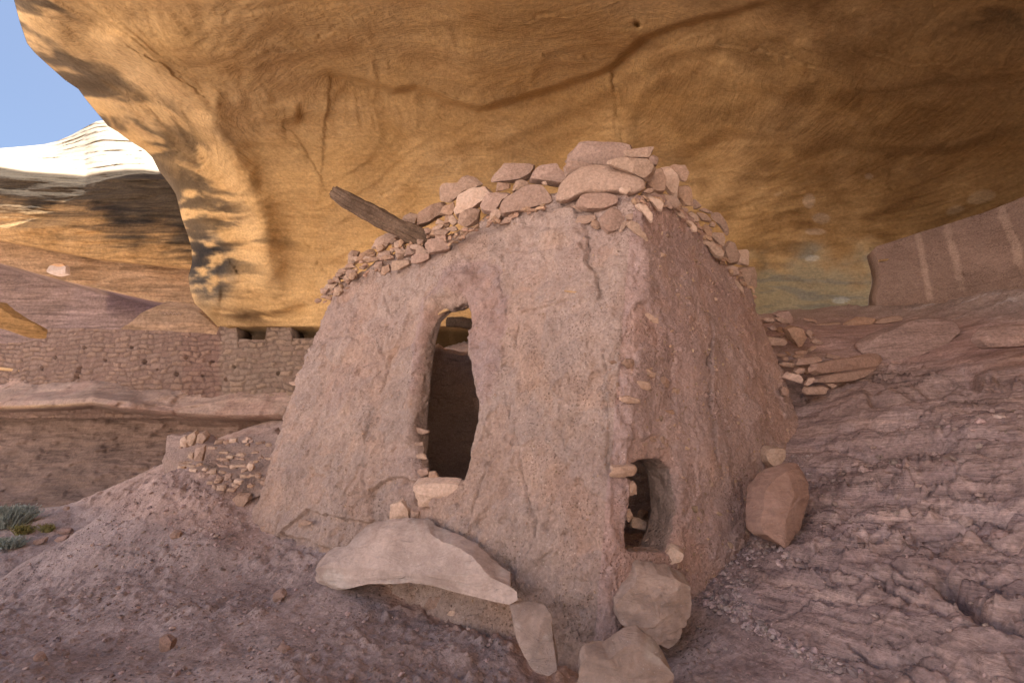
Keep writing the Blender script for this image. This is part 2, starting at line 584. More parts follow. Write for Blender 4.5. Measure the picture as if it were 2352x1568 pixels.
# cross-bedding: thin terraces along dipping planes
bq = W3[..., 2] * 1.0 + W3[..., 0] * 0.22 * np.sign(W3[..., 0] + 1.2) * smooth(0, 1.5, np.abs(W3[..., 0] + 1.2)) - W3[..., 1] * .12
for fr_, am_ in ((3.2, .028), (8.5, .014), (19., .008)):
    t_ = bq * fr_ + 0.35 * fbm(P0 * [.7, .7, .4] + fr_, 3)
    fq_ = t_ - np.floor(t_)
    disp -= am_ * smooth(-0.35, 0.35, fbm(P0 * 0.9 + fr_ * 2, 2)) * (smooth(0.72, 1.0, fq_) - fq_ * .6)
disp += 0.02 * smooth(.62, .95, ridged(P0 * [.55, .55, .9] + 71, 1)) * smooth(0, .4, perlin(P0 * .8 + 33)) * .6
CRK = [([(657, 252), (659, 300), (652, 345)], .022), ([(1408, 165), (1418, 230), (1428, 300), (1432, 340)], .05), ([(420, 420), (470, 430), (520, 425)], .03), ([(700, 560), (730, 575), (760, 572)], .03), ([(880, 445), (930, 425), (985, 420)], .04),
       ([(985, 200), (1030, 215), (1060, 222)], .04), ([(1250, 130), (1310, 128), (1370, 140)], .04), ([(1650, 95), (1700, 112), (1760, 122), (1790, 128)], .05), ([(1800, 125), (1850, 150), (1880, 160)], .05),
       ([(1180, 60), (1240, 40), (1330, 36)], .04), ([(300, 110), (352, 132), (420, 180), (470, 225)], .05), ([(610, 120), (700, 112), (780, 60)], .03), ([(730, 600), (760, 640), (770, 690)], .03), ([(1500, 120), (1570, 90), (1640, 60)], .03),
       ([(1560, 500), (1700, 470), (1830, 480)], .03), ([(1700, 420), (1830, 440), (1990, 420), (2100, 440)], .03), ([(2000, 120), (2120, 150), (2200, 140)], .03), ([(340, 330), (380, 352), (430, 352)], .04), ([(470, 560), (520, 590), (560, 640)], .04)]
jf = np.stack([fbm(P0 * 5, 3), fbm(P0 * 5 + 9, 3)], -1)
for line, am in CRK:
    d, s, a = seg_dist(PX + 9 * jf, line)
    disp += am * np.exp(-(d / 2.6) ** 2) * (0.3 + .7 * smooth(-.3, .2, jf[..., 0])) - .35 * am * np.where(s > 0, np.exp(-d / 14), 0)
lamq = bq * 8.5 + 0.35 * fbm(P0 * [.7, .7, .4] + 8.5, 3)
lamf = lamq - np.floor(lamq)
lamq2 = bq * 19 + 0.35 * fbm(P0 * [.7, .7, .4] + 19, 3)
lamf2 = lamq2 - np.floor(lamq2)
lam_patch = smooth(-.1, .4, fbm(P0 * 0.9 + 17, 2))
# scaly flaked shells in patches
f1, f2, cid = worley(W3 * [1.1, 1.1, 2.6])
patch = smooth(-0.1, 0.5, perlin(P0 * 0.6 + 50))
disp += patch * 0.035 * (cid - 0.5) * smooth(0.0, 0.06, f2 - f1)
hole, _, _ = seg_dist(PX, [(1463, 56), (1465, 58)])
disp += 0.25 * np.exp(-(hole / 4.5) ** 2)
for (hx, hy) in [(575, 250), (568, 240), (583, 256), (280, 62)]:
    hd = np.hypot(PX[..., 0] - hx, (PX[..., 1] - hy) * 1.2)
    disp += 0.012 * np.exp(-(hd / 14) ** 2)
du = U - u0[:, None]
rpx = np.interp(ceil_rows, [-400, 0, 300, 600, 750], [120, 95, 80, 70, 60])[:, None]
q = np.clip(1 - du / rpx, 0, 1)
Rm = np.interp(ceil_rows, [-400, 0, 300, 750], [1.0, 0.8, 0.9, 0.8])[:, None]
disp += Rm * (1 - np.sqrt(np.clip(1 - q * q, 0, 1)))
dirs = ray(U, Vv)
dn = dirs / np.linalg.norm(dirs, axis=-1, keepdims=True)
P = P0 + dn * disp[..., None]
# tint: mineral colours of the rock, plus painted shade
tint = np.ones(U.shape + (3,))
n1 = fbm(W3 * [1.0, 1.0, 5.0] + 5, 5)
n2 = fbm(P0 * 1.7 + 11, 4)


def paint(mask, colr):
    global tint
    tint = tint * (1 - mask[..., None]) + tint * np.array(colr) * mask[..., None]


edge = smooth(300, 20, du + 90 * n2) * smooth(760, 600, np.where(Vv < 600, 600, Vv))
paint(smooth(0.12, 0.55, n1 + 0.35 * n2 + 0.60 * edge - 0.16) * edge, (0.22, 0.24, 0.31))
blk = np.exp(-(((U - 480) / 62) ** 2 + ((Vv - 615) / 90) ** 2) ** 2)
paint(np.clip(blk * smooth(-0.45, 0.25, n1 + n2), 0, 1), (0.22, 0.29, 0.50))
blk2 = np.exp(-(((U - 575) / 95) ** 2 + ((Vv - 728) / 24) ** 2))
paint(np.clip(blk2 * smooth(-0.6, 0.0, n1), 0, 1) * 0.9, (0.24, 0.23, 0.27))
paint(smooth(0.15, 0.6, n1 - 0.3 + left * 0.25) * 0.30, (0.66, 0.6, 0.5))
paint(smooth(0.0, 0.5, fbm(P0 * 0.45 + 77, 3)) * 0.35, (1.08, 1.16, 1.35))
pg = smooth(1640, 1760, U + 60 * n2) * smooth(540, 660, Vv + 60 * n2) * smooth(2060, 2010, U)
paint(pg * 1.0, (0.62, 0.84, 1.25))
paint(pg * smooth(0.1, 0.5, n1) * 0.6, (.9, 1.12, 1.6))
mot = smooth(380, 470, Vv) * smooth(1500, 1650, U)
paint(mot * smooth(0.05, 0.5, n1) * 0.5, (0.55, 0.5, 0.45))
paint(smooth(.7, .97, lamf) * lam_patch * .32, (.74, .68, .60))
paint(smooth(.6, .95, lamf2) * smooth(-.1, .4, fbm(P0 * 1.1 + 38, 2)) * .25, (.78, .72, .66))
paint(np.clip(STEPM * smooth(-.6, .4, n1 + n2), 0, 1) * .42, (.74, .64, .52))
scuff = smooth(.72, .95, ridged(W3 * [3.2, 3.2, 8] + 3, 2) * .6) * smooth(0, .5, fbm(P0 * .8 + 15, 3))
paint(scuff * .55, (1.25, 1.3, 1.5))
dark_ = smooth(.15, .6, fbm(W3 * [.8, .8, 4] + 25, 5))
paint(dark_ * .35, (.70, .62, .55))
soot_shade = smooth(1350, 2150, U + 260 * n2 + 90 * n1) * smooth(640, 520, Vv + 90 * n2)
paint(soot_shade * .9, (.34, .30, .26))  # shade towards the right painted into the tint, together with soot
fl1, _, fid = worley(P0 * [1.6, 1.6, 3.2])
paint(mot * smooth(0.27, 0.2, fl1 + 0.08 * n2) * (fid > 0.72), (1.3, 1.5, 2.0))
for cx, cy, rx, ry in [(1858, 462, 13, 17), (1886, 502, 20, 13), (1996, 405, 9, 7), (1872, 532, 26, 8)]:
    dd = ((U - cx) / rx) ** 2 + ((Vv - cy) / ry) ** 2
    paint(smooth(1.25, 0.8, dd + 0.5 * n2), (1.25, 1.45, 2.1))
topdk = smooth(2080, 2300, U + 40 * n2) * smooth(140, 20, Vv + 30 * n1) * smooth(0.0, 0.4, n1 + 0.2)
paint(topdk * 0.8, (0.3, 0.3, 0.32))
nr, nc = U.shape
# wrap round the brow on the left, round the lip overhead and back under the foot
Vall = [P.reshape(-1, 3)]
Tall = [tint.reshape(-1, 3)]
faces = [grid_faces(nr, nc)]
off = nr * nc
prev = np.arange(nr) * nc
side_rows = []
for k in range(1, 10):
    dpt = 0.25 * k ** 1.7
    pts = at(u0 + 5 * k ** 1.35, ceil_rows, P[:, 0, 1] + dpt)
    lim = P[:, 0] + np.stack([0.2 * k + 0 * u0, 0.8 * dpt + 0 * u0, 0.9 * dpt + 0 * u0], -1)
    hi = smooth(0, -600, ceil_rows)[:, None]
    pts = pts * (1 - hi) + lim * hi
    pts = pts + 0.06 * np.stack([fbm(pts * 0.7, 3)] * 3, -1) * min(1, k / 3)
    Vall.append(pts)
    Tall.append(np.repeat(np.array([[0.6, 0.6, 0.62]]), nr, 0))
    cur = off + np.arange(nr)
    faces.append(np.stack([prev[:-1], cur[:-1], cur[1:], prev[1:]], -1))
    side_rows.append(cur)
    prev = cur
    off += nr
toprow = np.concatenate([[c[0] for c in side_rows[::-1]], np.arange(nc)])
prev = toprow
Vcat = np.concatenate(Vall)
basep = Vcat[toprow]
for k in range(1, 12):
    pts = basep + np.array([0, 0.10 * k ** 1.6, 0.24 * k]) + 0.25 * np.stack([0 * basep[:, 0], fbm(basep * 0.5 + k, 2), 0 * basep[:, 0]], -1)
    Vall.append(pts)
    Tall.append(np.repeat(np.array([[0.8, 0.8, 0.85]]), len(pts), 0))
    cur = off + np.arange(len(pts))
    faces.append(np.stack([prev[:-1], cur[:-1], cur[1:], prev[1:]], -1))
    prev = cur
    off += len(pts)
last = Vall[-1]
pts = last + np.array([4.0, 22.0, 3.0])
Vall.append(pts)
Tall.append(np.ones((len(pts), 3)))
cur = off + np.arange(len(pts))
faces.append(np.stack([prev[:-1], cur[:-1], cur[1:], prev[1:]], -1))
off += len(pts)
# foot goes back under
bot = (nr - 1) * nc + np.arange(nc)
prev = bot
bp = P[-1]
for k, (dy, dz) in enumerate([(0.15, 0.02), (0.5, 0.0), (1.2, -0.10), (2.2, -0.4), (2.6, -1.4)]):
    pts = bp + np.array([0, dy, dz]) + 0.04 * np.stack([0 * U[0], 0 * U[0], fbm(bp * 2 + k, 3)], -1)
    Vall.append(pts)
    Tall.append(tint[-1] * (0.9 if k < 1 else 0.3))  # shade of the gap under the foot put into the colour
    cur = off + np.arange(nc)
    faces.append(np.stack([prev[:-1], prev[1:], cur[1:], cur[:-1]], -1))
    prev = cur
    off += nc
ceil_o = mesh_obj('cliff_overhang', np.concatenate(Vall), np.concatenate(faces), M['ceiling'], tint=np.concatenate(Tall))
tag(ceil_o, kind='structure')

# ------------------------------------------------------------------ unseen cliff, added on the right and behind the camera to block light
plan = np.array([(7.5, 6.0), (6.6, 3.5), (6.2, 1.0), (5.4, -1.5), (4.6, -3.5), (4.2, -6.0), (5.0, -9.0), (10.0, -13.0), (15.0, -15.0), (24, -17)], float)
pk = np.linspace(0, len(plan) - 1, 150)
px_ = np.interp(pk, np.arange(len(plan)), plan[:, 0])
py_ = np.interp(pk, np.arange(len(plan)), plan[:, 1])
hz = np.linspace(-3, 8, 110)
lean = np.interp(hz, [-3, 0, 2, 5, 7, 8], [0.3, 0, .4, 2.6, 3.2, 3.0])
lean = lean[:, None] * (smooth(1.0, -2.5, py_) * .9 + .0)[None]
XX = px_[None] + 0.9 * smooth(0, 3, py_)[None] - lean
YY = np.broadcast_to(py_, XX.shape) - 0.25 * lean
ZZ = np.broadcast_to(hz[:, None], XX.shape)
P0 = np.stack([XX, YY, ZZ], -1)
dd_ = 0.5 * fbm(P0 * .35, 4) + 0.08 * ridged(P0 * [.6, .6, 3], 3)
P0 = P0 + dd_[..., None] * np.array([1, .2, 0])
topb = P0[-1] + np.array([6, 2, 2.])
topc = topb + np.array([20, 4, 2.])
V = np.concatenate([P0.reshape(-1, 3), topb, topc])
shade_spur = mesh_obj('shading_cliff', V, grid_faces(112, 150), M['ceiling'])
tag(shade_spur, kind='structure')

# ------------------------------------------------------------------ far cliff across the canyon bend
fu = np.linspace(-900, 600, 420)
skyv = np.interp(fu, [-900, -300, 0, 60, 100, 130, 165, 185, 200, 222, 245, 300, 520, 600], [380, 352, 341, 336, 332, 325, 310, 299, 290, 279, 276, 288, 320, 335])
topv = np.interp(fu, [-900, 0, 60, 120, 197, 213, 250, 290, 330, 360, 520, 600], [378, 382, 392, 397, 403, 398, 392, 388, 388, 392, 400, 400])
e1 = np.interp(fu, [-900, 0, 117, 233, 433, 600], [500, 553, 576, 598, 618, 630])
e2 = np.interp(fu, [-900, -300, 0, 153, 363, 453, 600], [480, 560, 603, 645, 692, 705, 725])
rr = np.linspace(0, 1, 330)
keyv = np.stack([skyv, topv - 10, topv + 2, topv + 22, topv + 60, e1 - 30, e1 - 3, e1 + 1, e2 - 6, e2, e2 + 4, e2 + 12, 800 + 0 * fu], 0)
keyY = np.array([36, 21.0, 18.6, 17.6, 17.2, 16.9, 17.0, 17.8, 17.9, 17.9, 18.6, 20.2, 20.5])
V2 = np.zeros((len(rr), len(fu)))
Y2 = np.zeros_like(V2)
for j in range(len(fu)):
    vv = skyv[j] + (800 - skyv[j]) * rr ** 1.15
    V2[:, j] = vv
    Y2[:, j] = np.interp(vv, keyv[:, j], keyY)
kern = np.exp(-np.linspace(-2, 2, 5) ** 2)
kern /= kern.sum()
U2 = np.broadcast_to(fu, V2.shape)
P0 = at(U2, V2, Y2)
px2 = np.stack([U2, V2], -1)
face = smooth(-4, 6, V2 - topv)
n1 = fbm(P0 * [0.18, 0.18, 1.3], 5)
n2 = fbm(P0 * 0.45 + 4, 4)
n3 = fbm(P0 * [0.6, 0.6, 0.25] + 8, 4)
dsp = 0.55 * fbm(P0 * [0.2, 0.1, 0.5], 3) + 0.16 * ridged(P0 * [0.25, 0.25, 1.6], 4) + 0.08 * fbm(P0 * [0.8, 0.8, 4], 4)
slick = 1 - face
dsp += slick * 0.30 * np.sin(P0[..., 2] * 4.0 + 2.0 * n2)
below = smooth(0, 4, V2 - e2)
dsp *= (1 - 0.6 * below)
dirs = ray(U2, V2)
dn = dirs / np.linalg.norm(dirs, axis=-1, keepdims=True)
P = P0 + dn * dsp[..., None]
tint = np.ones(U2.shape + (3,))
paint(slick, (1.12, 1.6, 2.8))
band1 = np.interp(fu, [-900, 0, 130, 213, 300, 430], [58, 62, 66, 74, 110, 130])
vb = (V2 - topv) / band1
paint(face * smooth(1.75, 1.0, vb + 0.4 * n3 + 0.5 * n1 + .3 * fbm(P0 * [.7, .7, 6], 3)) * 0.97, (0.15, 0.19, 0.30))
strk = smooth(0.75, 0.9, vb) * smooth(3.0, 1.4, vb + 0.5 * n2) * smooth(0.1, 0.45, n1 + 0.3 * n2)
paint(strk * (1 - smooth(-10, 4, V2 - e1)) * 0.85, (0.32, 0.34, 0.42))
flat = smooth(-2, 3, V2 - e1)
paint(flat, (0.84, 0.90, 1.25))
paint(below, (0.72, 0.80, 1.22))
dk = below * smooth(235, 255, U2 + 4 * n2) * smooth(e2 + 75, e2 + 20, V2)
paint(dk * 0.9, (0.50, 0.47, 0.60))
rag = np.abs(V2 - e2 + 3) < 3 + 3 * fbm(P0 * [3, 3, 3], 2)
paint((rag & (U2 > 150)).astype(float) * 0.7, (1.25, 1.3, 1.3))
nr, nc = U2.shape
back = P[0] + np.array([0, 14, -2.0])
back2 = back + np.array([0, 30, -12.0])
Vs = np.concatenate([back2, back, P.reshape(-1, 3)])
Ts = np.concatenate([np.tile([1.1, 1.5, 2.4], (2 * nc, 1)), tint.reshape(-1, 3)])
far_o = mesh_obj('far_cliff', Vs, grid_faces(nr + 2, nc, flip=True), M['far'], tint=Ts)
tag(far_o, kind='structure')

# ------------------------------------------------------------------ ground: one sheet to the horizon
GC = []


def gy(u, v, Y):
    GC.append(at(u, v, Y))


def gz(u, v, z):
    GC.append(at_z(u, v, z))


for a in [(0, 1568, -.97), (-300, 1500, -1.0), (600, 1568, -1.0), (1176, 1590, -1.1), (1500, 1590, -1.05), (0, 1450, -1.0), (300, 1450, -.97), (0, 1340, -1.02), (150, 1280, -1.03),
          (-300, 1300, -1.05), (700, 1450, -.97)]:
    gz(*a)
for a in [(1395, 1600, 3.05), (1000, 1450, 3.55), (1180, 1520, 3.2), (830, 1345, 4.1), (640, 1245, 4.85), (560, 1195, 5.2), (400, 1085, 5.75), (330, 1120, 5.6), (250, 1170, 5.5), (170, 1225, 5.6), (450, 1250, 4.7), (300, 1300, 4.6),
          (500, 1350, 4.2), (560, 1100, 5.6), (700, 1090, 6.0),
          (0, 1200, 8.0), (90, 1215, 7.4), (-250, 1200, 8.5), (150, 1165, 9.5), (0, 1140, 10.8), (300, 1130, 10.4), (-300, 1140, 11),
          (330, 1105, 8.4), (600, 1040, 9.2), (700, 960, 9.3), (520, 1005, 9.6),
          (1600, 1345, 3.72), (1700, 1245, 4.0), (1755, 1090, 4.4), (1790, 1020, 4.65), (1835, 960, 4.9), (1870, 900, 5.1), (1880, 850, 5.35),
          (1780, 760, 6.2), (1900, 737, 7.0), (2040, 732, 6.7), (1740, 745, 7.4),
          (1800, 1400, 3.0), (1900, 1240, 3.15), (2000, 1320, 2.8), (2000, 1100, 3.6), (1980, 960, 4.3), (1990, 905, 4.55), (2060, 862, 4.85), (2200, 900, 3.95), (2352, 1000, 3.15), (2352, 1200, 2.65),
          (2352, 1400, 2.15), (2352, 1540, 1.9), (2000, 1560, 2.3), (2200, 1450, 2.2), (2200, 1200, 2.9), (2352, 860, 4.0), (2352, 750, 4.6), (2352, 640, 5.5), (2200, 705, 5.9), (2150, 790, 5.2), (2100, 830, 5.0),
          (2700, 1000, 2.7), (2700, 700, 4.3), (2700, 1350, 1.9), (3000, 850, 3.0), (1300, 900, 6.6), (900, 900, 7.6)]:
    gy(*a)
for x, y, z in [(-1.5, 0.2, -1.05), (0, -1.0, -1.1), (1.2, 0.5, -0.9), (3.0, 0.0, -0.6), (-5, 0, -1.3), (3.5, 1.2, 0.1)]:
    GC.append(np.array([x, y, z]))
# house interior floor
for x, y, z in [(-0.2, 5.0, -0.62), (1.0, 5.2, -0.3)]:
    GC.append(np.array([x, y, z]))
Lb, Cb, Rb = at(563, 1195, 5.25), at(1393, 1480, 3.15), at(1838, 955, 4.95)
HOUSE_PLAN = [tuple(p[:2]) for p in (Lb, Cb, Rb, Rb + np.array([-1.15, 1.75, 0]), Lb + np.array([1.15, 1.9, 0]))]
GC = np.array(GC)
g_near = tps(GC[:, :2], GC[:, 2], 2e-5)


def ground_base(xy):
    xy = np.asarray(xy, float)
    x, y = xy[..., 0], xy[..., 1]
    cl = np.stack([np.clip(x, -12, 6), np.clip(y, -2.0, 11.5)], -1)
    near = np.clip(g_near(cl), -1.6, 3.2)
    room = smooth(-0.04, -0.2, poly_sd(xy, HOUSE_PLAN))
    near = near * (1 - room) + np.minimum(near, -0.72) * room
    r = np.hypot(x + 2, y - 4)
    dfar = np.maximum(r - 9.0, 0)
    p3 = np.stack([x * .03, y * .03, 0 * x], -1)
    cany = -1.2 - 0.16 * np.clip(dfar, 0, 26) + 1.2 * fbm(p3, 3) * smooth(0, 20, dfar)
    wall = smooth(34, 110, dfar) * 34 + smooth(100, 300, dfar) * 20
    back = smooth(4, 16, y) * smooth(-40, -8, x)
    far = cany + wall * (1 - 0.9 * back)
    w = smooth(8.5, 15, r)
    return near * (1 - w) + far * w


def ground_px_z(px, it=30):
    """where the pixel rays meet the ground"""
    d = ray(px[:, 0], px[:, 1])
    d = d / d[:, 1:2]
    lo = np.full(len(px), 1.2)
    res = np.full(len(px), np.nan)
    prevY = lo.copy()
    for Y in np.linspace(1.3, 12, 90):
        p = d * Y
        hit = (p[:, 2] < ground_base(p[:, :2])) & np.isnan(res)
        res[hit] = Y
    a, b = res - 0.125, res.copy()
    for k in range(8):
        m = (a + b) / 2
        p = d * m[:, None]
        h = p[:, 2] < ground_base(p[:, :2])
        b = np.where(h, m, b)
        a = np.where(h, a, m)
    return d * b[:, None]


a_in = np.arctan((np.linspace(-140, 2500, 620) - CU) / F)
a_out = np.linspace(a_in[-1], a_in[0] + 2 * math.pi, 110)[1:-1]
az = np.concatenate([a_in, a_out])
rad = np.concatenate([[0.02, 0.5, 1.0], np.geomspace(1.45, 14, 520), np.geomspace(14.6, 420, 46)])
A, Rr = np.meshgrid(az, rad)
X, Yg = Rr * np.sin(A), Rr * np.cos(A)
XY = np.stack([X, Yg], -1)
Z = ground_base(XY)
P0 = np.stack([X, Yg, Z], -1)
gpx = proj(P0)
gu, gv = gpx[..., 0], gpx[..., 1]
nearw = smooth(13, 10, Rr)
rock = smooth(1560, 1760, gu + 70 * fbm(P0 * 1.1, 2)) * smooth(700, 760, gv + 1e3 * (Yg < .3)) * (Yg > 0.3)      # right-hand bedrock
rock = np.where((Yg > 0.3), rock, 0)
smoothrock = smooth(860, 800, gv + 0.08 * (2100 - gu)) * rock
dz = np.zeros(X.shape)
# clods and dirt on the left
f1, f2, cid = worley(P0 * 9.0 + 0.5 * np.stack([perlin(P0 * 6), perlin(P0 * 6 + 5), 0 * X], -1))
g1, g2, gid = worley(P0 * 21.0)
amp_patch = smooth(-0.5, 0.5, fbm(P0 * 1.4 + 3, 3))
slope_l = smooth(1240, 1190, gv - 0.28 * (gu - 400)) * smooth(700, 560, gu) * (Yg > 1)
dirt = 1 - rock
rough = (0.4 + 0.8 * amp_patch) * (1 + 1.0 * slope_l)
dz += dirt * nearw * (0.05 * fbm(P0 * 1.5, 3) + rough * (0.030 * smooth(0.55, 0.0, f1) * (cid > 0.35) + 0.012 * smooth(0.5, 0.05, g1) * (gid > 0.3) + 0.016 * fbm(P0 * 7, 3) + 0.010 * (ridged(P0 * 11 + 4, 3) - 1) + 0.006 * fbm(P0 * 28, 2)))
# laminated bedrock: terraces along a dipping plane
Wp = P0 + 0.10 * np.stack([fbm(P0 * 1.5, 3), fbm(P0 * 1.5 + 9, 3), 0 * X], -1)
cq = Wp[..., 2] * 1.0 - 0.10 * Wp[..., 0] + 0.05 * Wp[..., 1] + 0.05 * fbm(P0 * 2.2 + 21, 3)
lam = 0
for fr, am in ((2.7, 0.06), (7.0, 0.045), (17.0, 0.030), (38.0, 0.014)):
    t_ = cq * fr + 0.9 * fbm(P0 * [2.2, 2.2, 1] + fr, 3)
    fq = t_ - np.floor(t_)
    lam = lam + am * (smooth(0.70, 1.0, fq) - 0.5)
steep = smooth(2000, 2080, gu + 40 * fbm(P0 * 2, 2)) + 0.75 * smooth(1780, 1860, gu) * smooth(1420, 1300, gv)
steep = np.clip(steep, 0, 1)
low = 1 - smooth(1330, 1400, gv - 0.05 * (gu - 2000))
dz += rock * nearw * (1 - smoothrock) * ((.12 + .88 * smooth(-.1, .35, fbm(P0 * .9 + 70, 3))) * (0.35 + 0.65 * low) * (0.35 + 0.65 * steep) * lam + 0.045 * (ridged(P0 * 1.3 + 2, 3) - 1) * steep + 0.012 * fbm(P0 * 4, 3) + 0.010 * fbm(P0 * 17, 3))
b1_, b2_, bid = worley(P0 * [7, 7, 16] + 3)
dz += rock * nearw * (1 - smoothrock) * steep * 0.035 * (bid - .5) * smooth(0.0, 0.12, b2_ - b1_)
# crevices
SEAMS = []
_r3 = np.random.RandomState(12)
for k in range(26):
    u_, v_ = _r3.uniform(1880, 2330), _r3.uniform(930, 1520)
    L_ = _r3.uniform(60, 190)
    sl_ = -.12 + .25 * _r3.normal() + (.25 if v_ > 1300 else 0)
    SEAMS.append(([(u_ - L_, v_ - sl_ * L_), (u_ - L_ * .3, v_ + _r3.uniform(-8, 8)), (u_ + L_ * .3, v_ + _r3.uniform(-8, 8)), (u_ + L_, v_ + sl_ * L_)], _r3.uniform(.025, .07), _r3.uniform(2.5, 6)))
for line, am, wd in SEAMS + [([(1985, 915), (2060, 905), (2150, 880), (2210, 862), (2260, 880)], 0.34, 13), ([(2150, 1290), (2200, 1350), (2260, 1410), (2352, 1450)], 0.12, 18),
                     ([(1720, 1350), (1820, 1365), (1920, 1410), (2040, 1420)], 0.02, 4), ([(1560, 1345), (1690, 1370), (1800, 1395), (1960, 1400)], 0.02, 4),
                     ([(2080, 1200), (2190, 1190), (2352, 1240)], 0.05, 12), ([(1890, 1010), (1990, 1030), (2130, 1000), (2352, 1040)], 0.06, 10)]:
    d, s, a = seg_dist(gpx + 8 * np.stack([fbm(P0 * 4, 2), fbm(P0 * 4 + 9, 2)], -1), line)
    dz -= np.where(Yg > 1, am * np.exp(-(d / wd) ** 2) * smooth(0, .1, a) * smooth(0, .1, 1 - a), 0)
dz += rock * nearw * smoothrock * (0.05 * fbm(P0 * 1.6, 3) + 0.012 * fbm(P0 * 6, 3))
dz += (1 - nearw) * 0.25 * fbm(P0 * .4, 3) * smooth(14, 25, Rr)
P = P0 + np.stack([0 * X, 0 * X, dz], -1)
tint = np.ones(X.shape + (3,))
n1 = fbm(P0 * 2.6, 4)
n2 = fbm(P0 * 0.9 + 6, 3)
paint(dirt * smooth(0.0, 0.5, n1) * 0.5, (0.74, 0.72, 0.74))
paint(dirt * smooth(0.1, 0.55, -n1) * 0.6, (1.22, 1.22, 1.22))
paint(slope_l * 0.7, (1.12, 1.08, 1.05))
lamd = fbm(np.stack([P0[..., 0] * .8, P0[..., 1] * .8, cq * 22], -1), 4)
paint(rock * (1 - smoothrock) * smooth(0.0, 0.5, lamd) * 0.6, (0.66, 0.64, 0.68))
paint(rock * (1 - smoothrock) * smooth(0.15, 0.6, -lamd + 0.3 * n1) * 0.6, (1.35, 1.32, 1.25))
paint(rock * 0.8, (1.06, 1.0, 1.0))
paint(rock * smooth(.15, .7, fbm(P0 * [2, 2, 6] + 31, 4)) * 0.5, (1.35, 1.42, 1.5))
paint(smoothrock * 0.8, (1.20, 1.10, 1.10))
wht = smooth(0.15, 0.6, fbm(np.stack([P0[..., 0] * 1.5, P0[..., 1] * 1.5, cq * 12], -1) + 3, 4)) * smooth(2050, 2200, gu) * smooth(860, 780, gv + .1 * (2200 - gu)) * (Yg > 1)
paint(wht * 0.8, (1.5, 1.75, 1.95))
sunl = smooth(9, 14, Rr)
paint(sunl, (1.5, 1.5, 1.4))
nr, nc = X.shape
mudap = smooth(14, -10, poly_sd(gpx + 20 * np.stack([fbm(P0 * 4, 3), fbm(P0 * 4 + 9, 3)], -1), [(850, 1345), (930, 1335), (1180, 1380), (1400, 1480), (1345, 1600), (1200, 1600), (1150, 1500), (1000, 1440), (900, 1400)])) * (Yg > 1)
paint(mudap * .8, (1.45, 1.25, 1.08))
paint(slope_l * .5, (1.25, 1.15, 1.05))
gq = grid_faces(nr, nc, wrap=True)
gm = (rock.reshape(-1)[gq].mean(1) + 0.25 * fbm(P0.reshape(-1, 3)[gq[:, 0]] * 3, 2) > 0.5).astype(np.int32)
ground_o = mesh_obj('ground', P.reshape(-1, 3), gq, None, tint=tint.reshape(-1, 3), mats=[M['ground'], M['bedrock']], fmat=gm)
tag(ground_o, kind='structure')
GROUND_V, GROUND_PX = P.reshape(-1, 3), gpx.reshape(-1, 2)

# ------------------------------------------------------------------ the ruined house
Lb, Cb, Rb = at(563, 1195, 5.25), at(1393, 1480, 3.15), at(1838, 955, 4.95)
Lt, Ct, Rt = at(738, 690, 5.6), at(1475, 500, 3.55), at(1740, 672, 5.25)
zb = min(Cb[2], Lb[2]) - 0.35


def to_z(A, B, z):
    t = (z - A[2]) / (B[2] - A[2])
    return A + (B - A) * t


ztop = 2.0
bas = [to_z(a, b, zb) for a, b in ((Lb, Lt), (Cb, Ct), (Rb, Rt))]
top = [to_z(a, b, ztop) for a, b in ((Lb, Lt), (Cb, Ct), (Rb, Rt))]
for lst in (bas, top):
    L_, C_, R_ = lst
    BR = R_ + np.array([-1.15, 1.75, 0])
    BL = L_ + np.array([1.15, 1.9, 0])
    lst += [BR, BL]
bas, top = np.array(bas), np.array(top)
seg_len = [np.linalg.norm(bas[(i + 1) % 5] - bas[i]) for i in range(5)]
STEP = 0.0100
ring_b, ring_t, ring_s = [], [], []
for i in range(5):
    n = int(seg_len[i] / (STEP if i < 2 else 0.03))
    t = np.arange(n) / n
    ring_b.append(bas[i] + (bas[(i + 1) % 5] - bas[i]) * t[:, None])
    ring_t.append(top[i] + (top[(i + 1) % 5] - top[i]) * t[:, None])
    ring_s.append(i + t)
ring_b, ring_t, ring_s = np.concatenate(ring_b), np.concatenate(ring_t), np.concatenate(ring_s)


def csmooth(a, sig):
    n = int(sig * 3)
    k = np.exp(-0.5 * (np.arange(-n, n + 1) / sig) ** 2)
    k /= k.sum()
    o = 0
    for j, w in zip(range(-n, n + 1), k):
        o = o + w * np.roll(a, -j, 0)
    return o


ring_b, ring_t = csmooth(ring_b, 8), csmooth(ring_t, 11)
# height of the mud top along the walls
ftop = [(738, 680), (830, 610), (930, 575), (1010, 540), (1060, 515), (1110, 482), (1180, 462), (1270, 432), (1330, 430), (1400, 440), (1470, 440)]
rtop = [(1480, 440), (1530, 440), (1575, 480), (1610, 520), (1650, 568), (1690, 616), (1725, 660)]
sz = []
for (u, v) in ftop:
    p = at_vplane(u, v, top[0], top[1])
    sz.append((np.clip(np.dot((p - top[0])[:2], (top[1] - top[0])[:2]) / np.dot((top[1] - top[0])[:2], (top[1] - top[0])[:2]), 0, 0.99), p[2]))
for (u, v) in rtop:
    p = at_vplane(u, v, top[1], top[2])
    sz.append((1 + np.clip(np.dot((p - top[1])[:2], (top[2] - top[1])[:2]) / np.dot((top[2] - top[1])[:2], (top[2] - top[1])[:2]), 0.005, 1), p[2]))
sz += [(2.6, 1.75), (3.0, 1.85), (3.4, 1.55), (4.0, 1.75), (4.5, 1.8), (5.0, sz[0][1])]
sz = np.array(sorted(sz))
zt = np.interp(ring_s, sz[:, 0], sz[:, 1])
zt = csmooth(zt, 5)
NT = 330
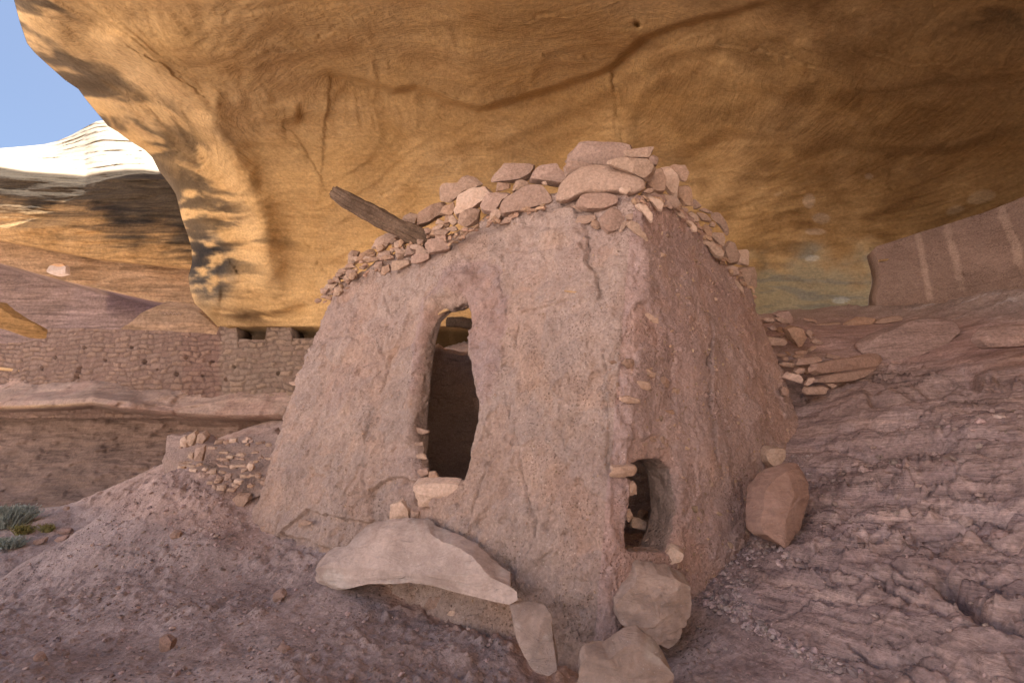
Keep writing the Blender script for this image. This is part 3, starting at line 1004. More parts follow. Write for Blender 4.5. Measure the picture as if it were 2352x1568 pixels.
tv = np.linspace(0, 1, NT)
ring_dir = np.roll(ring_b, -3, 0) - np.roll(ring_b, 3, 0)
nrm = np.stack([-ring_dir[:, 1], ring_dir[:, 0], 0 * ring_dir[:, 0]], -1)
nrm /= np.linalg.norm(nrm, axis=1)[:, None]
ctr = bas.mean(0)
if np.mean(((ring_b - ctr) * nrm).sum(1)) < 0:
    nrm = -nrm
Zg = zb + (zt[None, :] - zb) * tv[:, None]
fr = (Zg - zb) / (ztop - zb)
OUT = ring_b[None] + (ring_t - ring_b)[None] * fr[..., None]
OUT[..., 2] = Zg
OUT = OUT + nrm[None] * (0.04 * np.sin(np.clip(fr, 0, 1) * math.pi))[..., None]
thick = 0.25 + 0.10 * (1 - np.clip(fr, 0, 1))
OUT0 = OUT.copy()
opx = proj(OUT)
S2 = np.broadcast_to(ring_s, Zg.shape)
frontm, rightm = (S2 < 1.02), (S2 > 0.98) & (S2 < 2.02)
DOOR = [(1068, 690), (1045, 703), (1015, 708), (992, 730), (977, 780), (966, 850), (958, 920), (953, 968), (956, 1000), (950, 1040), (956, 1090), (972, 1104), (1056, 1104), (1062, 1080), (1070, 1040), (1083, 990), (1092, 930), (1086, 895), (1080, 865), (1071, 820), (1069, 780), (1074, 735)]
near_d = np.abs(poly_sd(opx, DOOR)) + 1e3 * ~frontm
thick = thick * (1 - 0.45 * smooth(110, 20, near_d))
INN = OUT - nrm[None] * thick[..., None]
# displacement of the outer skin
rw = smooth(0.985, 1.05, S2) * (S2 < 2.02)
dv = rw * (0.010 * fbm(OUT0 * [5.5, 5.5, 8] + 3, 4) + 0.010 * fbm(OUT0 * [2.4, 2.4, 3.4] + 23, 3)) + 0.045 * fbm(OUT0 * 1.3, 3) + 0.030 * (1 - .85 * rw) * fbm(OUT0 * 4.5 + 2, 3) + 0.017 * (1 - .9 * rw) * fbm(OUT0 * [12, 12, 9], 4) + 0.004 * rw * fbm(OUT0 * [16, 16, 24], 3) + 0.010 * np.minimum(0, ridged(OUT0 * [5, 5, 3.2] + 9, 3) - 1.35) * (1 - 0.85 * rightm)
w1, w2, wid = worley(OUT0 * [16, 16, 18])
dv += 0.014 * smooth(0.42, 0.05, w1) * (wid > 0.6) - 0.010 * smooth(0.35, 0.1, w1) * (wid < 0.15)
w1, w2, wid = worley(OUT0 * [6, 6, 9] + 1.5)
dv += 0.022 * (1 - .6 * rightm) * (wid - .5) * smooth(0, .12, w2 - w1) * smooth(-0.2, 0.4, fbm(OUT0 * 1.2 + 8, 2))
flk = fbm(OUT0 * np.array([1.7, 1.7, 1.3]) + 30, 5) * (1 - rw) + rw * fbm(OUT0 * np.array([.9, .9, 1.3]) + 37, 5)
dv -= 0.015 * smooth(.10, .17, flk) + 0.010 * (1 - rw) * smooth(.05, .10, fbm(OUT0 * [2.6, 2.6, 2.0] + 61, 5) - .12)
jit = np.stack([fbm(OUT0 * 6, 2), fbm(OUT0 * 6 + 5, 2)], -1)
CR = [([(1105, 940), (1120, 1010), (1112, 1090), (1090, 1150), (1075, 1210)], .016, 2.2, frontm), ([(1290, 760), (1300, 860), (1285, 950), (1300, 1060)], .012, 2.2, frontm),
      ([(700, 760), (760, 775), (800, 770), (830, 790)], .014, 2.4, frontm), ([(880, 680), (900, 730), (870, 780), (880, 840)], .018, 2.4, frontm), ([(1160, 700), (1190, 740), (1180, 800), (1150, 840)], .016, 2.2, frontm),
      ([(1355, 540), (1358, 575), (1350, 598), (1375, 650), (1384, 688)], .035, 2.4, frontm), ([(1340, 520), (1358, 548)], .03, 2.4, frontm),
      ([(1630, 740), (1628, 800), (1632, 880), (1640, 960), (1644, 1060)], .09, 3.6, rightm), ([(1155, 560), (1148, 640), (1160, 720)], .02, 2.5, frontm),
      ([(905, 780), (880, 860), (845, 960), (828, 1060), (835, 1180)], .022, 2.6, frontm), ([(940, 700), (925, 760), (890, 830)], .02, 2.4, frontm),
      ([(1190, 1010), (1200, 1100), (1230, 1200), (1215, 1260)], .018, 2.4, frontm), ([(1235, 1200), (1270, 1230), (1265, 1270), (1240, 1290)], .016, 2.2, frontm),
      ([(1265, 1230), (1300, 1228)], .014, 2.2, frontm), ([(1005, 880), (1000, 960)], .012, 2, frontm), ([(1385, 800), (1395, 960), (1390, 1090)], .015, 3, frontm),
      ([(1140, 840), (1170, 960), (1175, 1040)], .014, 2.2, frontm), ([(760, 900), (740, 1010), (700, 1120)], .010, 2.4, frontm),
      ([(1590, 640), (1600, 700), (1580, 760)], .014, 2.2, rightm), ([(1700, 800), (1730, 880), (1780, 900)], .016, 2.4, rightm)]
jitf = np.stack([fbm(OUT0 * 18, 2), fbm(OUT0 * 18 + 5, 2)], -1)
for line, am, wd, mk in CR:
    d, s, a = seg_dist(opx + 7 * jit + 3 * jitf, line)
    dv -= np.where(mk, 1.7 * am * np.exp(-(d / (0.78 * wd)) ** 2) * (0.35 + 0.65 * smooth(-.35, .25, jit[..., 0] + .6 * perlin(OUT0 * 2.5 + wd))), 0)
# fallen plaster: areas set back behind a broken edge
for poly, am, mk in [([(640, 1225), (668, 1195), (690, 1172), (740, 1180), (800, 1192), (832, 1202), (838, 1125), (900, 1090), (960, 1110), (1000, 1200), (900, 1300), (640, 1300)], .055, frontm),
                     ([(640, 1225), (600, 1240), (560, 1250), (600, 1320), (900, 1320)], .04, frontm),
                     ([(1420, 700), (1480, 690), (1560, 800), (1560, 960), (1500, 1000), (1420, 960), (1398, 830)], .016, rightm),
                     ([(1400, 1010), (1530, 1000), (1600, 1060), (1610, 1130), (1590, 1200), (1450, 1270), (1400, 1200)], .02, rightm),
                     ([(1160, 580), (1340, 560), (1390, 690), (1300, 690), (1200, 720)], -.035, frontm),
                     ([(1180, 490), (1320, 480), (1345, 530), (1250, 560), (1165, 560)], -.035, frontm),
                     ([(1050, 600), (1140, 590), (1160, 680), (1130, 900), (1095, 930), (1075, 760)], .012, frontm)]:
    sd = poly_sd(opx + 7 * jit, poly)
    dv -= np.where(mk, am * smooth(2, -4, sd) * (0.6 + 0.4 * smooth(-90, 0, sd)), 0)
# plaster roll round the doorway
d, s, a = seg_dist(opx, [(952, 1000), (953, 900), (966, 800), (985, 705), (1040, 655), (1075, 640)])
dv += np.where(frontm, 0.11 * np.exp(-(d / 20) ** 2), 0)
d, s, a = seg_dist(opx, [(1040, 630), (1090, 640), (1105, 720), (1115, 820), (1108, 900)])
dv += np.where(frontm, 0.030 * np.exp(-(d / 24) ** 2), 0)
HATCH = [(1462, 1066), (1480, 1057), (1505, 1052), (1535, 1052), (1556, 1075), (1567, 1130), (1572, 1180), (1560, 1235), (1545, 1270), (1452, 1268), (1444, 1200), (1451, 1135), (1462, 1112), (1449, 1092)]
holes = []
cell_px = 0.25 * (opx[:-1, :-1] + opx[1:, :-1] + opx[:-1, 1:] + opx[1:, 1:])
keep = np.ones((NT - 1, len(ring_s) - 1), bool)
for poly, mk, rl in ((DOOR, frontm, 26), (HATCH, rightm, 12)):
    sd = poly_sd(opx, poly)
    inner = inside(cell_px, poly) & mk[:-1, :-1]
    keep &= ~inner
    bd = np.zeros(opx.shape[:2], int)
    tot = np.zeros_like(bd)
    for a_ in (0, 1):
        for b_ in (0, 1):
            bd[a_:a_ + NT - 1, b_:b_ + len(ring_s) - 1] += inner
            tot[a_:a_ + NT - 1, b_:b_ + len(ring_s) - 1] += 1
    bmask = (bd > 0) & (bd < tot)
    # rounded edge
    leftside = smooth(1040, 1000, opx[..., 0]) if poly is DOOR else smooth(1520, 1540, opx[..., 0])
    rpx = rl * (0.45 + 0.75 * leftside)
    q = np.clip(1 - np.abs(sd) / rpx, 0, 1)
    rm = rpx / 277 * 1.0
    dv -= np.where(mk & (sd > -12), rm * (1 - np.sqrt(np.clip(1 - q * q, 0, 1))), 0)
    holes.append((bmask, poly, inner))
ndir = np.broadcast_to(nrm[None], OUT.shape)
# snap hole borders on their outlines
ds_ = np.roll(OUT, -1, 1) - np.roll(OUT, 1, 1)
dt_ = np.zeros_like(OUT)
dt_[1:-1] = OUT[2:] - OUT[:-2]
ps_ = np.roll(opx, -1, 1) - np.roll(opx, 1, 1)
pt_ = np.zeros_like(opx)
pt_[1:-1] = opx[2:] - opx[:-2]
for bmask, poly, inner in holes:
    nxt = {}
    for r_, c_ in np.argwhere(inner):
        for dr, dc, e in ((-1, 0, ((0, 0), (0, 1))), (1, 0, ((1, 1), (1, 0))), (0, -1, ((1, 0), (0, 0))), (0, 1, ((0, 1), (1, 1)))):
            if not inner[r_ + dr, c_ + dc]:
                nxt[(r_ + e[0][0], c_ + e[0][1])] = (r_ + e[1][0], c_ + e[1][1])
    start = next(iter(nxt))
    loop = [start]
    while nxt[loop[-1]] != start and len(loop) < len(nxt) + 2:
        loop.append(nxt[loop[-1]])
    cl = np.array(list(poly) + [poly[0]], float)
    sl = np.hypot(*np.diff(cl, axis=0).T)
    cum = np.r_[0, np.cumsum(sl)]
    LL = cum[-1]
    arc = []
    for r_, c_ in loop:
        p = opx[r_, c_]
        best = None
        for k, (a_, b_) in enumerate(zip(cl[:-1], cl[1:])):
            e = b_ - a_
            t = np.clip(((p - a_) @ e) / (e @ e), 0, 1)
            dd = np.hypot(*(p - a_ - t * e))
            if best is None or dd < best[0]:
                best = (dd, cum[k] + t * sl[k])
        arc.append(best[1])
    un = np.unwrap(np.array(arc) / LL * 2 * math.pi)
    turn = np.sign(un[-1] - un[0])
    n_ = len(loop)
    lin_ = un - turn * 2 * math.pi * np.arange(n_) / n_
    for _ in range(6):
        lin_ = 0.25 * np.roll(lin_, 1) + 0.5 * lin_ + 0.25 * np.roll(lin_, -1)
    ang = (lin_ + turn * 2 * math.pi * np.arange(n_) / n_) % (2 * math.pi) / (2 * math.pi) * LL
    qx, qy = np.interp(ang, cum, cl[:, 0]), np.interp(ang, cum, cl[:, 1])
    for (r_, c_), x_, y_ in zip(loop, qx, qy):
        J = np.stack([ps_[r_, c_], pt_[r_, c_]], 1)
        sol = np.clip(np.linalg.solve(J, np.array([x_, y_]) - opx[r_, c_]), -1.0, 1.0)
        mv = sol[0] * ds_[r_, c_] + sol[1] * dt_[r_, c_]
        OUT[r_, c_] += mv
        INN[r_, c_] += mv
OUT = OUT + ndir * dv[..., None]
nearh = np.minimum(np.abs(poly_sd(opx, DOOR)) + 1e3 * ~frontm, np.abs(poly_sd(opx, HATCH)) + 1e3 * ~rightm)
di = 0.03 * fbm(INN * 2 + 5, 3) + 0.012 * fbm(INN * 9, 3)
w1, w2, wid = worley(INN * [7, 7, 13])
di += 0.03 * (wid - .5) * smooth(0, .15, w2 - w1) - 0.015 * smooth(.12, 0, w2 - w1)
di *= smooth(4, 60, nearh)
INN = INN - ndir * di[..., None]
ncol = len(ring_s)
tint = np.ones(OUT.shape[:2] + (3,))
n1, n2 = fbm(OUT0 * 2.2 + 3, 4), fbm(OUT0 * 0.9 + 7, 3)
paint(smooth(-0.1, 0.5, n2) * 0.35, (0.95, 0.87, 0.87))
paint(smooth(0.1, 0.5, n1) * 0.4, (1.12, 1.06, 0.98))
paint(smooth(0.1, 0.5, -n1) * 0.25, (0.9, 0.86, 0.84))
n3 = fbm(OUT0 * 7 + 13, 4)
paint(smooth(.1, .6, n3) * .35, (1.16, 1.12, 1.08))
paint(smooth(.1, .6, -n3) * .35, (.86, .80, .76))
paint(smooth(.25, .7, fbm(OUT0 * [3, 3, 1.2] + 44, 4)) * .4, (1.12, 1.02, .90))
paint(smooth(.10, .17, flk) * .5, (1.07, .98, .90))
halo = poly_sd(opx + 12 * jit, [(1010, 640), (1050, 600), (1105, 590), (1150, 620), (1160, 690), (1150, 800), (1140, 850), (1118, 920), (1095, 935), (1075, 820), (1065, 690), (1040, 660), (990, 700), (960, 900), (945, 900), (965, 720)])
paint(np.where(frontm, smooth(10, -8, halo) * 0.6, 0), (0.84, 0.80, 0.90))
paint(np.where(rightm, 0.9, 0), (1.08, 1.03, 1.09))  # right face lightened in colour to stand in for missing light
cav = smooth(0.0, -0.03, dv - 0.045 * fbm(OUT0 * 1.3, 3))
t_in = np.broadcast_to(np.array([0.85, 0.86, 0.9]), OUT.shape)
jamb_mix = np.zeros(OUT.shape[:2])
V_all = [OUT.reshape(-1, 3), INN.reshape(-1, 3)]
T_all = [tint.reshape(-1, 3), t_in.reshape(-1, 3)]
keepw = np.concatenate([keep, np.ones((NT - 1, 1), bool)], 1)
Fo = grid_faces(NT, ncol, keep=keepw, wrap=True)
Fi = grid_faces(NT, ncol, keep=keepw, wrap=True, flip=True) + NT * ncol
Fs = [Fo, Fi]
off = 2 * NT * ncol
idx = np.arange(NT * ncol).reshape(NT, ncol)
# jambs
edges = []
k_ = keep
for r_, c_ in np.argwhere(~k_):
    for (dr, dc, e) in ((-1, 0, ((0, 0), (0, 1))), (1, 0, ((1, 1), (1, 0))), (0, -1, ((1, 0), (0, 0))), (0, 1, ((0, 1), (1, 1)))):
        rr_, cc_ = r_ + dr, c_ + dc
        if 0 <= rr_ < k_.shape[0] and 0 <= cc_ < k_.shape[1] and k_[rr_, cc_]:
            edges.append((idx[r_ + e[0][0], c_ + e[0][1]], idx[r_ + e[1][0], c_ + e[1][1]]))
bv = sorted({i for e in edges for i in e})
lut = {b: i for i, b in enumerate(bv)}
bv = np.array(bv)
KJ = 14
Of, If = OUT.reshape(-1, 3)[bv], INN.reshape(-1, 3)[bv]
jk = 1 - smooth(0.3, 0.9, np.linspace(0, 1, KJ + 1))
bI = (INN + ndir * di[..., None]).reshape(-1, 3)[bv]
ringids = [bv]
for k in range(1, KJ):
    w = k / KJ
    p = Of * (1 - w) + (bI * jk[k] + If * (1 - jk[k])) * w
    amp = math.sin(w * math.pi)
    p = p + amp * 0.028 * np.stack([fbm(p * 9, 3), fbm(p * 9 + 4, 3), fbm(p * 9 + 8, 3)], -1)
    V_all.append(p)
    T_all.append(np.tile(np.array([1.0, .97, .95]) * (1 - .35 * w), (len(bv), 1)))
    ringids.append(off + np.arange(len(bv)))
    off += len(bv)
ringids.append(bv + NT * ncol)
ea = np.array([lut[a] for a, b in edges])
eb = np.array([lut[b] for a, b in edges])
for k in range(KJ):
    Fs.append(np.stack([ringids[k][ea], ringids[k][eb], ringids[k + 1][eb], ringids[k + 1][ea]], -1))
# rim
prev = idx[-1]
for k in range(1, 8):
    w = k / 8
    p = OUT[-1] * (1 - w) + INN[-1] * w
    p = p + np.stack([0 * p[:, 0], 0 * p[:, 0], 0.10 * math.sin(w * math.pi) + 0.05 * fbm(p * 6, 3)], -1)
    V_all.append(p)
    T_all.append(np.tile([1.05, 1.0, .93], (ncol, 1)))
    cur = off + np.arange(ncol)
    Fs.append(np.stack([prev, np.roll(prev, -1), np.roll(cur, -1), cur], -1))
    prev = cur
    off += ncol
cur = idx[-1] + NT * ncol
Fs.append(np.stack([prev, np.roll(prev, -1), np.roll(cur, -1), cur], -1))
house = thing('stone_house', (float(ctr[0]), float(ctr[1]), float(zb + .2)), 'ruined mud plastered stone house with tall keyhole doorway under the orange overhang', 'house')
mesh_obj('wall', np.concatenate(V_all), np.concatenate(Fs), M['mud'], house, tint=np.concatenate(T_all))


# grit and chips showing in the mud: far too many to count
_rg = np.random.RandomState(21)
ico_v = np.array([(a, b * 1.618, 0) for a in (-1, 1) for b in (-1, 1)] + [(0, a, b * 1.618) for a in (-1, 1) for b in (-1, 1)] + [(b * 1.618, 0, a) for a in (-1, 1) for b in (-1, 1)], float) / 1.9
ico_f = []
for a_ in range(12):
    for b_ in range(a_ + 1, 12):
        for c_ in range(b_ + 1, 12):
            d_ = [np.linalg.norm(ico_v[x] - ico_v[y]) for x, y in ((a_, b_), (b_, c_), (a_, c_))]
            if max(d_) < 1.1:
                n_ = np.cross(ico_v[b_] - ico_v[a_], ico_v[c_] - ico_v[a_])
                ico_f.append((a_, b_, c_) if n_ @ ico_v[a_] > 0 else (a_, c_, b_))
ico_f = np.array(ico_f)
gv, gf, gc, go = [], [], [], 0
hole_d = np.minimum(poly_sd(opx, DOOR) + 1e3 * ~frontm, poly_sd(opx, HATCH) + 1e3 * ~rightm)
for mk_, n_, s0, s1 in ((frontm, 1700, .0025, .010), (rightm & (S2 > 1.03), 2300, .0025, .012), (rightm & (S2 > 1.05) & (S2 < 1.6), 160, .010, .026)):
    ok = np.argwhere(mk_ & (hole_d > 6) & (Zg > zb + .3))
    for r_, c_ in ok[_rg.choice(len(ok), n_)]:
        s = s0 * (s1 / s0) ** (_rg.rand() ** 2)
        v = ico_v * (1 + .2 * _rg.normal(size=(12, 1))) * (s * _rg.uniform(.5, 1.4, 3))
        v = v @ np.linalg.qr(_rg.normal(size=(3, 3)))[0]
        gv.append(v + OUT[r_, c_] + nrm[c_] * s * .15)
        gf.append(ico_f + go)
        go += 12
        k_ = _rg.uniform(.7, 1.35)
        gc.append(np.tile([k_, k_ * _rg.uniform(.94, 1.03), k_ * _rg.uniform(.88, 1.04)], (12, 1)))
grit = mesh_obj('grit', np.concatenate(gv), None, M['stone'], house, tris=np.concatenate(gf), tint=np.concatenate(gc), shade=False)
grit['kind'] = 'stuff'


def wall_pt(u, v, which='front', push=0.0):
    a, b = (0, 1) if which == 'front' else (1, 2)
    # interpolate the battered face: intersect successive planes
    p = at_vplane(u, v, bas[a], bas[b])
    for _ in range(6):
        f_ = np.clip((p[2] - zb) / (ztop - zb), 0, 1.4)
        A_, B_ = bas[a] + (top[a] - bas[a]) * f_, bas[b] + (top[b] - bas[b]) * f_
        p = at_vplane(u, v, A_, B_)
    n = np.array([B_[1] - A_[1], -(B_[0] - A_[0]), 0])
    n /= np.linalg.norm(n)
    if n @ (p - ctr) < 0:
        n = -n
    return p + n * push, n

# ------------------------------------------------------------------ stones
def Z5(*p): return [(653.3 + x / 3, 261.3 + y / 3) for x, y in p]
def Z6(*p): return [(1241.3 + x / 4, 261.3 + y / 4) for x, y in p]
def Z7(*p): return [(1633.3 + x / 3, 392 + y / 3) for x, y in p]
def Z4(*p): return [(x / 3, 457.3 + y / 3) for x, y in p]
def ZD(*p): return [(784 + .4165 * x, 588 + .4165 * y) for x, y in p]
def ZS(*p): return [(653.3 + .29167 * x, 1110.7 + .29167 * y) for x, y in p]
def ZR(*p): return [(1241.3 + .29167 * x, 653.3 + .29167 * y) for x, y in p]
def ZH(*p): return [(1241.3 + x / 3, 1045.3 + y / 3) for x, y in p]
def ZB(*p): return [(1698.7 + .4585 * x, 849.3 + .4585 * y) for x, y in p]
def ZL(*p): return [(392 + x / 4, 914.7 + y / 4) for x, y in p]
def Z8(*p): return [(x / 3, 1045.3 + y / 3) for x, y in p]


_seed = [100]


def stone_mesh(poly, Yc, thick=0.6, seed=None, nth=64, nph=26, facets=7, box=0.20, rough=0.03, shear=None, grow=1.02):
    """solid stone whose outline follows poly (picture points) at depth Yc; returns centre, verts, faces"""
    if seed is None:
        _seed[0] += 1
        seed = _seed[0]
    rs = np.random.RandomState(seed)
    poly = np.array(poly, float)
    x, y = poly[:, 0], poly[:, 1]
    cr = x * np.roll(y, -1) - np.roll(x, -1) * y
    A_ = cr.sum() / 2
    cx = ((x + np.roll(x, -1)) * cr).sum() / (6 * A_)
    cy = ((y + np.roll(y, -1)) * cr).sum() / (6 * A_)
    c = at(cx, cy, Yc)
    dep = c @ CAM_F
    m = dep / F
    th = np.linspace(0, 2 * math.pi, nth, endpoint=False)
    rr_ = np.zeros(nth)
    for i, t in enumerate(th):
        d = np.array([math.cos(t), math.sin(t)])
        best = 0
        for a, b in zip(poly, np.roll(poly, -1, 0)):
            e = b - a
            den = d[0] * e[1] - d[1] * e[0]
            if abs(den) < 1e-9:
                continue
            ax, ay = a[0] - cx, a[1] - cy
            s = (ax * e[1] - ay * e[0]) / den
            q = (ax * d[1] - ay * d[0]) / den
            if s > 0 and -1e-6 <= q <= 1 + 1e-6:
                best = max(best, s)
        rr_[i] = best
    rr_ = 0.1 * np.roll(rr_, 1) + 0.8 * rr_ + 0.1 * np.roll(rr_, -1)
    rr_ = rr_ * grow
    rmean = rr_.mean()
    T = thick * np.sort(rr_)[: nth // 2].mean() * m
    ph = np.linspace(-math.pi / 2, math.pi / 2, nph)
    cph = np.abs(np.cos(ph)) ** box
    sph = np.sign(np.sin(ph)) * np.abs(np.sin(ph)) ** box
    lx = (rr_[None] * np.cos(th)[None]) * cph[:, None] * m
    ly = -(rr_[None] * np.sin(th)[None]) * cph[:, None] * m
    lz = np.broadcast_to(sph[:, None] * T, lx.shape)
    p = np.stack([lx, ly, lz], -1)
    S = np.array([np.abs(lx).max(), np.abs(ly).max(), T])
    pn = p / S
    for k in range(facets):
        n = rs.normal(size=3) * [.9, .9, .3]
        n[2] = -abs(n[2]) - 0.55 if k % 5 < 4 else abs(n[2]) + .5
        o = rs.uniform(0.70, 0.95)
        if k == 0:
            n = np.array([0.2 * rs.normal(), rs.uniform(.45, .6), -0.86])
            o = rs.uniform(.52, .68)
        elif k == 1:
            n = np.array([0.2 * rs.normal(), -rs.uniform(.4, .55), -0.86])
            o = rs.uniform(.55, .72)
        elif k in (2, 3):
            n = np.array([(1 if k == 2 else -1) * rs.uniform(.3, .6), 0.25 * rs.normal(), -0.86])
            o = rs.uniform(.55, .75)
        else:
            o = rs.uniform(.62, .85)
        nxy = math.hypot(n[0], n[1])
        n[2] = math.copysign(max(abs(n[2]), nxy * 1.35), n[2])
        n /= np.linalg.norm(n)
        dd = (pn * n).sum(-1) - o
        pn = pn - np.where(dd > 0, dd, 0)[..., None] * n
    p = pn * S
    size = rmean * m
    # world orientation: a little off the camera axes so that no two stones look alike
    kx, ky = shear if shear is not None else (rs.uniform(-.35, .35), rs.uniform(-.1, .45))
    sh = kx * p[..., :1] + ky * p[..., 1:2]
    W = p[..., :1] * CAM_R + p[..., 1:2] * CAM_U + p[..., 2:3] * CAM_F
    W = (c + W) * (1 + sh / dep) - c
    q = W / size
    o3 = rs.uniform(0, 90, 3)
    nn = fbm(q * 1.3 + o3, 4) * rough * 1.0 + rough * 0.55 * fbm(q * [1.2, 1.2, 5] + o3, 3) + rough * .35 * (ridged(q * 2.2 + o3, 2) - 1) + rough * .3 * (ridged(q * 5.5 + o3, 2) - 1)
    bq_ = (q @ np.array([.12 * rs.normal(), .12 * rs.normal(), 1.0])) * rs.uniform(3.0, 5.0) + .35 * fbm(q * 1.4 + o3 + 5, 3)
    bf_ = bq_ - np.floor(bq_)
    nn = nn + rough * .9 * smooth(-.2, .3, fbm(q * .9 + o3 + 9, 2)) * (smooth(.8, 1.0, bf_) - .6 * bf_)
    rad_ = W / (np.linalg.norm(W, axis=-1, keepdims=True) + 1e-9)
    W = W + rad_ * (nn * size)[..., None]
    W[0] = W[0].mean(0)
    W[-1] = W[-1].mean(0)
    return c, W.reshape(-1, 3), grid_faces(nph, nth, wrap=True)


def stone(name, poly, Yc, mat='stone', parent=None, label=None, cat='stone', group=None, tint=None, **kw):
    c, W, Q = stone_mesh(poly, Yc, **kw)
    o = mesh_obj(name, W + c, Q, M[mat], parent, tint=None, loc=c, sharp=32)
    tc_ = np.ones((len(W), 4), np.float32)
    if tint is not None:
        tc_[:, :3] = tint(W + c) if callable(tint) else tint
    if isinstance(tint, tuple) or callable(tint):
        o.data.attributes['tint'].data.foreach_set('color', tc_.ravel())
    if label:
        tag(o, label, cat, group)
    return o


# depth of the middle of the wall top below a picture point
mid_t = [top[i] - np.append(nrm[np.argmin(np.abs(ring_s - (i if i else .02)))][:2], 0) * 0.0 for i in range(3)]


def top_Y(u, v, back=0.0):
    if u < 1475:
        a, b = top[0], top[1]
    else:
        a, b = top[1], top[2]
    p = at_vplane(u, min(v, 690), a, b)
    return float(np.clip(p[1], 3.4, 6.2)) + back


def cen(poly):
    return np.array(poly, float).mean(0)


TOPG = 'loose stones laid along the top of the house wall'


def top_stone(poly, label=None, back=0.10, mat='stone', **kw):
    cx, cy = cen(poly)
    Y = top_Y(cx, cy, back)
    if label:
        return stone('wall_top_stone', poly, Y, mat, label=label, cat='stone', group=TOPG, **kw)
    return stone('cap_stone', poly, Y, mat, parent=house, **kw)


big = top_stone(Z6((195, 500), (225, 410), (270, 340), (330, 285), (410, 245), (600, 246), (760, 238), (850, 262), (872, 330), (860, 490), (600, 510), (330, 480)),
                'largest flat topped slab crowning the house wall, bearing a small white mark', back=0.36, thick=0.9, facets=8, rough=0.02, nth=96, nph=36)
top_stone(Z6((735, 365), (760, 330), (1030, 292), (1040, 330), (1000, 410), (790, 412), (740, 398)), 'wedge shaped brown stone lying on the right shoulder of the marked slab', back=0.16, thick=.9, facets=9, rough=.02)
top_stone(Z6((1030, 372), (1075, 390), (1092, 425), (1070, 475), (1000, 485), (985, 410)), 'small rounded stone peeking out behind the right end of the wall crown', back=0.34, thick=.9)
top_stone(Z6((590, 465), (640, 405), (740, 402), (985, 402), (1082, 490), (1040, 560), (970, 620), (880, 575), (650, 490)), 'block with broken brown underside, lying between marked slab and big oval boulder', back=0.06, thick=.8, facets=9, rough=.02)
top_stone(Z6((212, 490), (260, 430), (320, 435), (490, 450), (500, 490), (350, 530), (235, 575)), 'pale topped wedge stone squeezed under the left end of the marked slab', back=0.16, thick=.9, rough=.02)
top_stone(Z6((145, 775), (180, 660), (260, 570), (380, 500), (500, 485), (640, 495), (800, 560), (950, 625), (955, 700), (820, 760), (720, 730), (400, 750), (240, 812), (160, 815)),
          'big smooth oval boulder, widest stone on the corner of the house wall', back=0.05, thick=.75, facets=0, box=.62, rough=.018, nth=96, nph=36)
top_stone(Z6((330, 810), (380, 745), (480, 718), (620, 715), (700, 755), (735, 830), (600, 885), (430, 885), (340, 850)), 'lens shaped stone directly below the big oval boulder', back=-0.02, thick=.8, facets=5, rough=.02)
top_stone(Z6((540, 950), (600, 890), (660, 850), (730, 870), (785, 960), (740, 1040), (690, 1090), (630, 1100), (570, 1040)), None, back=-.03, thick=.6, facets=9, rough=.02)
top_stone(Z6((728, 680), (820, 668), (832, 695), (790, 748), (730, 715)), None, back=-.08, mat='pale', thick=.8)
for pl in [Z6((240, 780), (290, 745), (370, 720), (400, 730), (330, 765), (245, 800)), Z6((310, 985), (350, 935), (500, 925), (530, 960), (430, 1015), (330, 1025)), Z6((465, 1000), (490, 965), (530, 980), (560, 1050), (520, 1070), (470, 1030)),
           Z6((722, 1080), (745, 1010), (800, 970), (818, 985), (780, 1040), (740, 1092)), Z6((780, 930), (850, 905), (858, 930), (830, 980), (790, 970)), Z6((300, 850), (330, 842), (385, 885), (375, 910), (340, 895)),
           Z6((785, 1020), (830, 975), (900, 1000), (930, 1070), (1000, 1160), (985, 1175), (890, 1115)), Z6((935, 720), (1000, 675), (1055, 690), (1050, 720), (990, 735))]:
    top_stone(pl, None, back=-.03, thick=.6)
top_stone(Z6((865, 830), (905, 805), (960, 825), (1030, 940), (1030, 995), (1010, 1005), (960, 930)), None, back=0.02, mat='pale', thick=.6)
top_stone(Z6((945, 745), (1000, 735), (1060, 770), (1130, 820), (1120, 900), (1080, 890), (1010, 800)), None, back=0.0, mat='pale', thick=.6)
